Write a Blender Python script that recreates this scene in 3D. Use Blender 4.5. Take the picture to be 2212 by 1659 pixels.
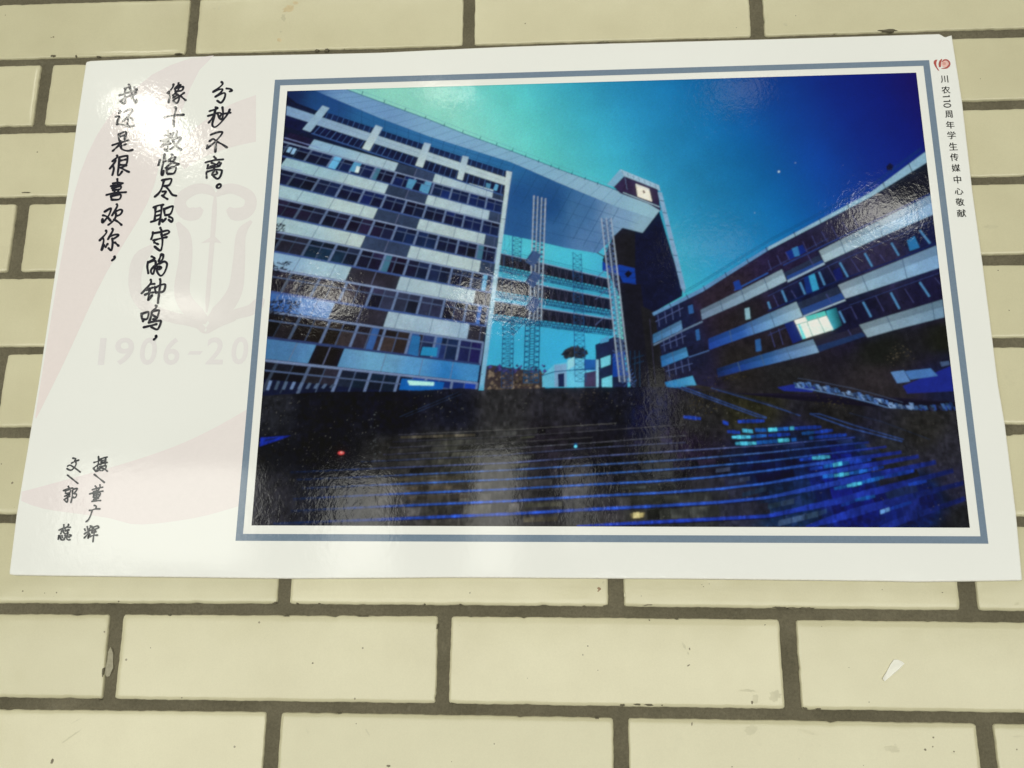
import bpy, bmesh, math, random
import numpy as np
from mathutils import Vector, Matrix

for o in list(bpy.data.objects):
    bpy.data.objects.remove(o, do_unlink=True)
scene = bpy.context.scene
COL = scene.collection

# ------------------------------------------------------------------ frame of the place
# The wall's tiled face is the plane y = 0, the room lies at y < 0.  Wall millimetres: x to the right, h downwards
# from the bed joint at the board's top edge, d out of the wall.
Z0 = 1.992
def W(x, h, d=0.0):
    return Vector((x / 1000.0, -d / 1000.0, Z0 - h / 1000.0))

# ------------------------------------------------------------------ camera
cam_data = bpy.data.cameras.new('camera')
cam_data.sensor_width = 36.0
cam_data.lens = 36.0 * 2000.74 / 2212.0
cam_data.clip_start = 0.01
cam_data.clip_end = 100.0
cam = bpy.data.objects.new('camera', cam_data)
COL.objects.link(cam)
rx = Vector((0.99770450, -0.01264907, 0.06652618))      # camera right / down / forward in (x, h, into wall)
rd = Vector((-0.00513466, 0.96544098, 0.26057120))
rf = Vector((-0.06752308, -0.26031464, 0.96315986))
def w3(v): return Vector((v[0], v[2], -v[1]))
M = Matrix((w3(rx), -w3(rd), -w3(rf))).transposed().to_4x4()
M.translation = W(344.52, 491.63, 698.05)
cam.matrix_world = M
scene.camera = cam

# ------------------------------------------------------------------ light: dim room, ceiling lamps, windows behind, added fills
world = bpy.data.worlds.new('World')
scene.world = world
world.use_nodes = True
bg = world.node_tree.nodes['Background']
bg.inputs[0].default_value = (1.0, 0.98, 0.86, 1)
bg.inputs[1].default_value = 0.12

def area_lamp(name, loc, size, radiance, color, aim=None):
    L = bpy.data.lights.new(name, 'AREA')
    L.shape = 'RECTANGLE'
    L.size, L.size_y = size
    L.energy = radiance * math.pi * size[0] * size[1]
    L.color = color
    o = bpy.data.objects.new(name, L)
    COL.objects.link(o)
    o.location = loc
    if aim is not None:
        o.rotation_euler = (Vector(aim) - Vector(loc)).to_track_quat('-Z', 'Y').to_euler()
    return o
WARM = (1.0, 0.985, 0.86)
DAY = (1.0, 1.0, 0.90)
# ceiling fixtures at 2.75 m, facing down, and one added fill
area_lamp('ceiling_and_fill_lamp', (-0.725, -1.37, 2.75), (0.12, 0.26), 20, WARM)
area_lamp('ceiling_and_fill_lamp', (-1.25, -2.72, 2.75), (0.28, 0.26), 4.5, WARM)
area_lamp('ceiling_and_fill_lamp', (0.05, -1.25, 2.75), (0.12, 0.06), 6, WARM)
area_lamp('ceiling_and_fill_lamp', (0.73, -1.28, 2.75), (0.12, 0.12), 1.0, WARM)
area_lamp('ceiling_and_fill_lamp', (-0.63, -2.67, 2.75), (0.18, 0.24), 10, WARM)
area_lamp('ceiling_and_fill_lamp', (0.04, -2.67, 2.75), (0.24, 0.24), 10, WARM)
area_lamp('ceiling_and_fill_lamp', (0.79, -2.20, 2.75), (0.24, 0.20), 0.9, WARM)
area_lamp('ceiling_and_fill_lamp', (1.29, -1.98, 2.75), (0.18, 0.20), 8, WARM)
area_lamp('ceiling_and_fill_lamp', (0.25, -0.75, 2.75), (1.60, 0.25), 2.6, WARM)  # added overhead fill near the wall, for soft shade beneath the board
# a broad added fill, then windows in the wall opposite, 4 m away
area_lamp('window_and_fill_light', (0.30, -4.3, 0.90), (6.4, 1.6), 5.3, DAY, (0.30, 0, 0.90))  # added low fill standing in for floor bounce, brightens the lower wall
area_lamp('window_and_fill_light', (-1.95, -4.3, 2.10), (1.05, 0.55), 3.4, DAY, (-1.95, 0, 2.10))
area_lamp('window_and_fill_light', (-0.82, -4.3, 2.05), (0.33, 0.52), 3.0, DAY, (-0.82, 0, 2.05))
area_lamp('window_and_fill_light', (-0.10, -4.3, 2.12), (0.25, 0.66), 2.4, DAY, (-0.10, 0, 2.12))
area_lamp('window_and_fill_light', (0.36, -4.3, 2.18), (0.10, 0.45), 2.0, DAY, (0.36, 0, 2.18))
area_lamp('window_and_fill_light', (0.80, -4.3, 2.60), (0.08, 0.60), 1.3, DAY, (0.80, 0, 2.60))

scene.view_settings.view_transform = 'Standard'
scene.view_settings.look = 'None'
scene.view_settings.exposure = 0.0
scene.view_settings.gamma = 1.0
scene.view_settings.use_curve_mapping = False
scene.render.engine = 'CYCLES'

# ------------------------------------------------------------------ material helpers
def lin(c):
    c = c / 255.0
    return c / 12.92 if c <= 0.04045 else ((c + 0.055) / 1.055) ** 2.4
WHITE = (0.775, 0.775, 0.69)          # what white paper shows in this light
def ink(r, g, b):
    out = []
    for v, w in zip((r, g, b), WHITE):
        out.append(min(0.88, max(0.002, (lin(v) - 0.006) * 0.85 / w)))
    return tuple(out)

class NT:
    def __init__(self, name):
        self.m = bpy.data.materials.new(name)
        self.m.use_nodes = True
        self.t = self.m.node_tree
        self.b = self.t.nodes['Principled BSDF']
    def n(self, typ, **kw):
        nd = self.t.nodes.new(typ)
        for k, v in kw.items():
            setattr(nd, k, v)
        return nd
    def l(self, a, b):
        self.t.links.new(a, b)
    def noise(self, vec, scale, detail=3.0, rough=0.5, dist=0.0):
        nd = self.n('ShaderNodeTexNoise')
        nd.inputs['Scale'].default_value = scale
        nd.inputs['Detail'].default_value = detail
        nd.inputs['Roughness'].default_value = rough
        nd.inputs['Distortion'].default_value = dist
        self.l(vec, nd.inputs['Vector'])
        return nd.outputs['Fac']
    def ramp(self, fac, p0, p1, c0=(0, 0, 0, 1), c1=(1, 1, 1, 1)):
        nd = self.n('ShaderNodeValToRGB')
        e = nd.color_ramp.elements
        e[0].position, e[0].color = p0, c0
        e[1].position, e[1].color = p1, c1
        self.l(fac, nd.inputs[0])
        return nd.outputs[0]
    def mix(self, fac, a, b, mode='MIX'):
        nd = self.n('ShaderNodeMix', data_type='RGBA', blend_type=mode)
        for sock, v in ((nd.inputs[0], fac), (nd.inputs[6], a), (nd.inputs[7], b)):
            if hasattr(v, 'links'):
                self.l(v, sock)
            else:
                sock.default_value = v
        return nd.outputs[2]
    def math(self, op, a, b=0.0):
        nd = self.n('ShaderNodeMath', operation=op)
        for sock, v in ((nd.inputs[0], a), (nd.inputs[1], b)):
            if hasattr(v, 'links'):
                self.l(v, sock)
            else:
                sock.default_value = v
        return nd.outputs[0]
    def bump(self, h, dist, strength=1.0, normal=None):
        nd = self.n('ShaderNodeBump')
        nd.inputs['Distance'].default_value = dist
        nd.inputs['Strength'].default_value = strength
        self.l(h, nd.inputs['Height'])
        if normal is not None:
            self.l(normal, nd.inputs['Normal'])
        return nd.outputs['Normal']
    def pos(self):
        return self.n('ShaderNodeNewGeometry').outputs['Position']

def lamination(t, rough=0.06):
    """creased glossy film: fine orange peel, plus stronger creases in patches"""
    p = t.pos()
    mp = t.n('ShaderNodeMapping')
    mp.inputs['Scale'].default_value = (1.0, 1.0, 0.75)
    t.l(p, mp.inputs['Vector'])
    v = mp.outputs['Vector']
    fine = t.noise(v, 420.0, 3.0, 0.6)
    mid = t.noise(v, 150.0, 3.0, 0.6, 0.8)
    big = t.noise(v, 9.0, 2.0, 0.5)
    patch = t.ramp(t.noise(v, 6.0, 3.0, 0.6), 0.38, 0.68)
    n1 = t.bump(big, 0.0004, 1.0)
    n2 = t.bump(t.math('MULTIPLY', mid, t.math('ADD', t.math('MULTIPLY', patch, 0.62), 0.12)), 0.00017, 1.0, n1)
    n3 = t.bump(t.math('MULTIPLY', fine, t.math('ADD', t.math('MULTIPLY', patch, 0.6), 0.2)), 0.00007, 1.0, n2)
    t.l(n3, t.b.inputs['Normal'])
    t.b.inputs['Roughness'].default_value = rough
    t.b.inputs['Specular IOR Level'].default_value = 0.5

def make_print(name, grain, amt):
    t = NT(name)
    at = t.n('ShaderNodeAttribute', attribute_name='Col')
    g = t.noise(t.pos(), grain, 4.0, 0.75)
    f = t.ramp(g, 0.25, 0.75, (1 - amt,) * 3 + (1,), (1 + amt,) * 3 + (1,))
    t.l(t.mix(1.0, at.outputs['Color'], f, 'MULTIPLY'), t.b.inputs['Base Color'])
    lamination(t)
    return t.m
PRINT = make_print('laminated_print', 700.0, 0.10)
PHOTO = make_print('laminated_photo_print', 420.0, 0.03)
PALE = make_print('laminated_pale_print', 300.0, 0.02)

def make_paper():
    t = NT('laminated_white_paper')
    g = t.noise(t.pos(), 8.0, 3.0)
    t.l(t.ramp(g, 0.3, 0.7, (0.875, 0.885, 0.87, 1), (0.90, 0.91, 0.895, 1)), t.b.inputs['Base Color'])
    lamination(t)
    return t.m
PAPER = make_paper()
def make_foam():
    t = NT('foam_board_edge')
    g = t.noise(t.pos(), 500.0, 2.0)
    t.l(t.ramp(g, 0.3, 0.7, (0.78, 0.77, 0.72, 1), (0.88, 0.87, 0.82, 1)), t.b.inputs['Base Color'])
    t.b.inputs['Roughness'].default_value = 0.7
    return t.m
FOAM = make_foam()

def make_glaze():
    t = NT('cream_glazed_tile')
    p = t.pos()
    info = t.n('ShaderNodeObjectInfo')
    base = t.ramp(info.outputs['Random'], 0.0, 1.0, (0.608, 0.576, 0.398, 1), (0.698, 0.660, 0.474, 1))
    cloud = t.ramp(t.noise(p, 14.0, 4.0, 0.6), 0.3, 0.75, (0.93, 0.92, 0.90, 1), (1.03, 1.03, 1.03, 1))
    c = t.mix(1.0, base, cloud, 'MULTIPLY')
    mott = t.ramp(t.noise(p, 900.0, 3.0, 0.8), 0.3, 0.7, (0.965, 0.965, 0.955, 1), (1.03, 1.03, 1.03, 1))
    c = t.mix(1.0, c, mott, 'MULTIPLY')
    # dirt smudges with a shape of their own
    d = t.math('MULTIPLY', t.ramp(t.noise(p, 26.0, 5.0, 0.65, 0.6), 0.60, 0.78), t.ramp(t.noise(p, 3.1, 2.0), 0.45, 0.7))
    c = t.mix(t.math('MULTIPLY', d, 0.30), c, (0.40, 0.37, 0.26, 1))
    # pin specks
    vo = t.n('ShaderNodeTexVoronoi')
    vo.inputs['Scale'].default_value = 62.0
    t.l(p, vo.inputs['Vector'])
    wn = t.n('ShaderNodeTexWhiteNoise')
    t.l(vo.outputs['Position'], wn.inputs['Vector'])
    sp = t.math('MULTIPLY', t.math('LESS_THAN', vo.outputs['Distance'], 0.055), t.math('GREATER_THAN', wn.outputs['Value'], 0.86))
    c = t.mix(t.math('MULTIPLY', sp, 0.75), c, (0.16, 0.13, 0.08, 1))
    t.l(c, t.b.inputs['Base Color'])
    n1 = t.bump(t.noise(p, 16.0, 2.0, 0.5), 0.0009)
    n2 = t.bump(t.noise(p, 320.0, 2.0, 0.5), 0.00004, 1.0, n1)
    t.l(n2, t.b.inputs['Normal'])
    t.b.inputs['Roughness'].default_value = 0.17
    t.b.inputs['Specular IOR Level'].default_value = 0.35
    return t.m
GLAZE = make_glaze()

def make_mortar():
    t = NT('grey_brown_mortar')
    p = t.pos()
    c = t.ramp(t.noise(p, 16.0, 4.0, 0.6), 0.3, 0.75, (0.102, 0.090, 0.056, 1), (0.178, 0.158, 0.106, 1))
    g = t.ramp(t.noise(p, 520.0, 4.0, 0.85), 0.25, 0.75, (0.66, 0.66, 0.66, 1), (1.34, 1.34, 1.34, 1))
    c = t.mix(1.0, c, g, 'MULTIPLY')
    pale = t.ramp(t.noise(p, 48.0, 4.0, 0.6, 1.0), 0.62, 0.80)
    c = t.mix(t.math('MULTIPLY', pale, 0.35), c, (0.27, 0.25, 0.19, 1))
    t.l(c, t.b.inputs['Base Color'])
    n1 = t.bump(t.noise(p, 130.0, 4.0, 0.6), 0.0016)
    n2 = t.bump(t.noise(p, 900.0, 3.0, 0.7), 0.0005, 1.0, n1)
    t.l(n2, t.b.inputs['Normal'])
    t.b.inputs['Roughness'].default_value = 0.9
    return t.m
MORTAR = make_mortar()

def make_plain(name, c0, c1, scale=300.0, rough=0.6):
    t = NT(name)
    t.l(t.ramp(t.noise(t.pos(), scale, 3.0, 0.6), 0.3, 0.7, c0 + (1,), c1 + (1,)), t.b.inputs['Base Color'])
    t.b.inputs['Roughness'].default_value = rough
    return t.m
GRIME = make_plain('dark_grime', (0.13, 0.11, 0.07), (0.24, 0.21, 0.14))
FAINT = make_plain('faint_grime', (0.50, 0.47, 0.315), (0.60, 0.565, 0.39), 90.0, 0.35)
RUST = make_plain('brown_splash', (0.24, 0.14, 0.08), (0.34, 0.22, 0.13))
TAPE = make_plain('white_paper_scrap', (0.83, 0.82, 0.74), (0.88, 0.87, 0.80), 200.0, 0.45)
PLASTER = make_plain('pale_plaster', (0.30, 0.28, 0.20), (0.42, 0.39, 0.29), 500.0, 0.85)

# ------------------------------------------------------------------ object helpers
def link(name, me, parent=None, mat=None, loc=None):
    o = bpy.data.objects.new(name, me)
    COL.objects.link(o)
    if mat is not None and me is not None:
        me.materials.append(mat)
    if parent is not None:
        o.parent = parent
    if loc is not None:
        o.location = loc
    return o
def tag(o, label=None, cat=None, group=None, kind=None):
    for k, v in (('label', label), ('category', cat), ('group', group), ('kind', kind)):
        if v:
            o[k] = v
    return o

# ================================================================== THE WALL
rng = random.Random(11)
# bed joints: (x, upper edge, lower edge) in wall mm; between the entries straight
BED = {
 -3: [(-200, -206, -198), (730, -205, -197)], -2: [(-200, -138, -129.5), (730, -136, -127.5)],
 -1: [(-182, -69.0, -61.2), (729, -65.6, -57.2)],
 0: [(-171, -3.4, 3.6), (721, -4.1, 4.2)], 1: [(-160, 64.8, 71.7), (713, 63.2, 71.5)],
 2: [(-149, 133.6, 140.2), (704, 132.1, 138.9)], 3: [(-138, 202.6, 208.6), (696, 199.4, 208.3)],
 4: [(-127, 268.8, 275.2), (687, 268.1, 275.6)], 5: [(-116, 336.6, 345.1), (678, 335.8, 343.3)],
 6: [(-105, 406.2, 413.1), (670, 404.7, 411.8)],
 7: [(-93, 474.1, 482.2), (106, 472.4, 480.4), (298, 471.4, 479.5), (482, 471.6, 479.3), (661, 471.5, 479.4)],
 8: [(-82, 542.3, 550.5), (112, 541.6, 548.8), (299, 540.6, 548.2), (479, 540.4, 548.1), (652, 540.0, 547.2)],
 9: [(-80, 610.5, 618.5), (650, 608.6, 616.8)], 10: [(-80, 679, 687), (650, 677, 685)], 11: [(-80, 747, 755), (650, 746, 754)],
}
for k in range(-4, -7, -1):
    BED[k] = [(x, a - 68, c - 68) for x, a, c in BED[k + 1]]
for k in range(12, 15):
    BED[k] = [(x, a + 68, c + 68) for x, a, c in BED[k - 1]]
def bed(k, x, which):
    P = BED[k]
    i = 0
    while i < len(P) - 2 and x > P[i + 1][0]:
        i += 1
    a, b = P[i], P[i + 1]
    f = (x - a[0]) / (b[0] - a[0])
    if len(P) > 2:
        f = max(-0.6, min(1.6, f))
    return a[which] + f * (b[which] - a[which])
# perpends read off the image, in wall mm: row -> {column: (left at top, right at top, left at bottom, right at bottom)}
PERP = {
 0: {0: (-1, 7.6, -0.4, 8.6), 1: (247.8, 257.9, 248.6, 258.7), 2: (497.2, 508.5, 496.7, 507.9)},
 1: {-1: (-132.1, -121.7, -131.2, -120.6)}, 3: {-1: (-133.5, -122.6, -132.1, -120.9)}, 5: {-1: (-130, -119.6, -130, -120.2)},
 7: {0: (120.5, 130.5, 121.5, 130.7), 1: (368.7, 379.7, 368.4, 379.6), 2: (618.6, 630.7, 618.0, 630.4)},
 8: {0: (-7.0, 3.8, -4.4, 4.8), 1: (243.2, 252.8, 243.6, 252.6), 2: (490.5, 502.2, 490.8, 502.3)},
 9: {0: (120, 130.7, 119.9, 130.7), 1: (370.6, 381, 370.4, 381.1), 2: (620.1, 631.4, 620, 631.2)},
}
def perp(row, c):
    if c in PERP.get(row, {}):
        return PERP[row][c]
    x = 250 * c + (125 if row % 2 else 0) + rng.uniform(-1.2, 1.2)
    w = rng.uniform(4.6, 5.4)
    q = (x - w, x + w, x - w + rng.uniform(-.4, .4), x + w + rng.uniform(-.4, .4))
    PERP.setdefault(row, {})[c] = q
    return q

# mortar bed: a gently uneven sheet 4 mm behind the tile faces
def mortar_sheet():
    bm = bmesh.new()
    x0, x1, h0, h1 = -870, 1630, -405, 950
    nx, nh = 250, 136
    grid = []
    for j in range(nh + 1):
        row = []
        for i in range(nx + 1):
            x = x0 + (x1 - x0) * i / nx
            h = h0 + (h1 - h0) * j / nh
            d = -2.3 + 0.25 * math.sin(x * .061 + 1.3 * math.sin(h * .045)) + rng.uniform(-.22, .22)
            row.append(bm.verts.new(W(x, h, d)))
        grid.append(row)
    for j in range(nh):
        for i in range(nx):
            bm.faces.new((grid[j][i], grid[j + 1][i], grid[j + 1][i + 1], grid[j][i + 1]))
    # back slab
    b = [bm.verts.new(W(x, h, -60)) for x, h in ((x0, h0), (x1, h0), (x1, h1), (x0, h1))]
    bm.faces.new(b)
    rim = [grid[0], [r[-1] for r in grid], grid[-1][::-1], [r[0] for r in grid][::-1]]
    for e, (p, q) in zip(rim, ((0, 1), (1, 2), (2, 3), (3, 0))):
        bm.faces.new([*e, b[q], b[p]])
    me = bpy.data.meshes.new('wall')
    for f in bm.faces:
        f.smooth = True
    bm.normal_update()
    bm.to_mesh(me)
    bm.free()
    return me
wall = link('wall', mortar_sheet(), None, MORTAR)
tag(wall, 'wall of cream glazed brick tiles with recessed grey brown mortar', None, None, 'structure')

def wob(ph, s):
    return 0.16 * math.sin(s * .11 + ph) + 0.13 * math.sin(s * .37 + 2.1 * ph) + 0.10 * math.sin(s * .83 + 4.7 * ph)

LIE = []                # how each tile lies: centre x, h and slopes
def brick_mesh(tl, tr, br, bl):
    """glazed tile: ragged fired edge, rounded shoulder, flat face. corners in wall mm"""
    per, nrm = [], []
    ph = rng.uniform(0, 60)
    cor = [tl, tr, br, bl]
    s = 0.0
    for e in range(4):
        a, b = Vector(cor[e]), Vector(cor[(e + 1) % 4])
        L = (b - a).length
        t = (b - a) / L
        n = Vector((-t.y, t.x))                 # inwards (h runs down)
        k = max(6, int(L / 2.6))
        chips = []
        for _ in range(rng.choice((0, 1, 2, 3)) if L > 100 else rng.choice((0, 0, 1, 1))):
            chips.append((rng.uniform(.05, .95) * L, rng.uniform(1.2, 5.0), rng.uniform(.35, 1.15)))
        for i in range(k):
            q = (i + .5) / k * L
            off = wob(ph + e * 7, s + q) * .75 + rng.uniform(-.10, .12)
            cd = min(q, L - q)
            if cd < 2.6:
                off += 0.9 * (1 - cd / 2.6) ** 2
            for c, w, dp in chips:
                if abs(q - c) < w:
                    off += dp * (1 - (abs(q - c) / w) ** 2) * rng.uniform(.7, 1.1)
            per.append(a + t * q + n * max(off, -.5))
        s += L
    N = len(per)
    c = sum(per, Vector((0, 0))) / N
    bm = bmesh.new()
    tx, th = rng.uniform(-.0035, .0035), rng.uniform(-.006, .006)     # bedded slightly askew
    LIE.append((c.x, c.y, tx, th))
    hw = (Vector(tr) - Vector(tl)).length / 2
    hh = (Vector(bl) - Vector(tl)).length / 2
    def ring(inset, depth):
        out = []
        for p in per:
            d = p - c
            q = c + Vector((d.x * (1 - inset / hw), d.y * (1 - inset / hh)))
            out.append(bm.verts.new(W(q.x, q.y, depth + (d.x * tx + d.y * th if depth > -3 else 0) - .25)))
        return out
    rings = [ring(-.15, -3.6), ring(0, -1.7), ring(.35, -.75), ring(1.1, -.28), ring(2.6, -.06), ring(5.0, 0)]
    for A, B in zip(rings, rings[1:]):
        for i in range(N):
            j = (i + 1) % N
            f = bm.faces.new((A[i], B[i], B[j], A[j]))
            f.smooth = True
    f = bm.faces.new(rings[-1][::-1])
    f.smooth = True
    bmesh.ops.recalc_face_normals(bm, faces=bm.faces)
    bm.faces.ensure_lookup_table()
    if bm.faces[-1].normal.y > 0:
        bmesh.ops.reverse_faces(bm, faces=bm.faces)
    me = bpy.data.meshes.new('brick')
    bm.to_mesh(me)
    bm.free()
    return me

BRICKS, FACE = {}, {}
for row in range(-5, 14):
    for c in range(-3, 6):
        L, R = perp(row, c), perp(row, c + 1)
        xl, xr = (L[1], L[3]), (R[0], R[2])
        tl = (xl[0], bed(row - 1, xl[0], 2)); tr = (xr[0], bed(row - 1, xr[0], 2))
        bl = (xl[1], bed(row, xl[1], 1)); br = (xr[1], bed(row, xr[1], 1))
        me = brick_mesh(tl, tr, br, bl)
        BRICKS[(row, c)] = link('brick', me, wall, GLAZE)
        FACE[BRICKS[(row, c)].name] = LIE[-1]

def brick_at(x, h):
    for row in range(-5, 14):
        if bed(row - 1, x, 2) - 5 <= h <= bed(row, x, 1) + 5:
            for c in range(-3, 6):
                if perp(row, c)[1] - 5 <= x <= perp(row, c + 1)[0] + 5:
                    return BRICKS[(row, c)]
    return wall

def face_depth(o, x, h):
    if o.name not in FACE:
        return 0.0
    cx, ch, tx, th = FACE[o.name]
    return (x - cx) * tx + (h - ch) * th - .25

def blob(cx, ch, rx_, rh, ang=0.0, n=14, rag=.3, d0=.05, d1=.12):
    """small raised flake or stain lying on a tile face"""
    bm = bmesh.new()
    lo, hi = [], []
    for i in range(n):
        t = 2 * math.pi * i / n
        r = 1 + rng.uniform(-rag, rag)
        px, ph = rx_ * r * math.cos(t), rh * r * math.sin(t)
        x = cx + px * math.cos(ang) - ph * math.sin(ang)
        h = ch + px * math.sin(ang) + ph * math.cos(ang)
        lo.append(bm.verts.new(W(x, h, d0)))
        hi.append(bm.verts.new(W(cx + (x - cx) * .8, ch + (h - ch) * .8, d1)))
    for i in range(n):
        j = (i + 1) % n
        bm.faces.new((lo[i], lo[j], hi[j], hi[i]))
    bm.faces.new(hi)
    bmesh.ops.recalc_face_normals(bm, faces=bm.faces)
    me = bpy.data.meshes.new('stain')
    bm.to_mesh(me); bm.free()
    return me
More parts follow.
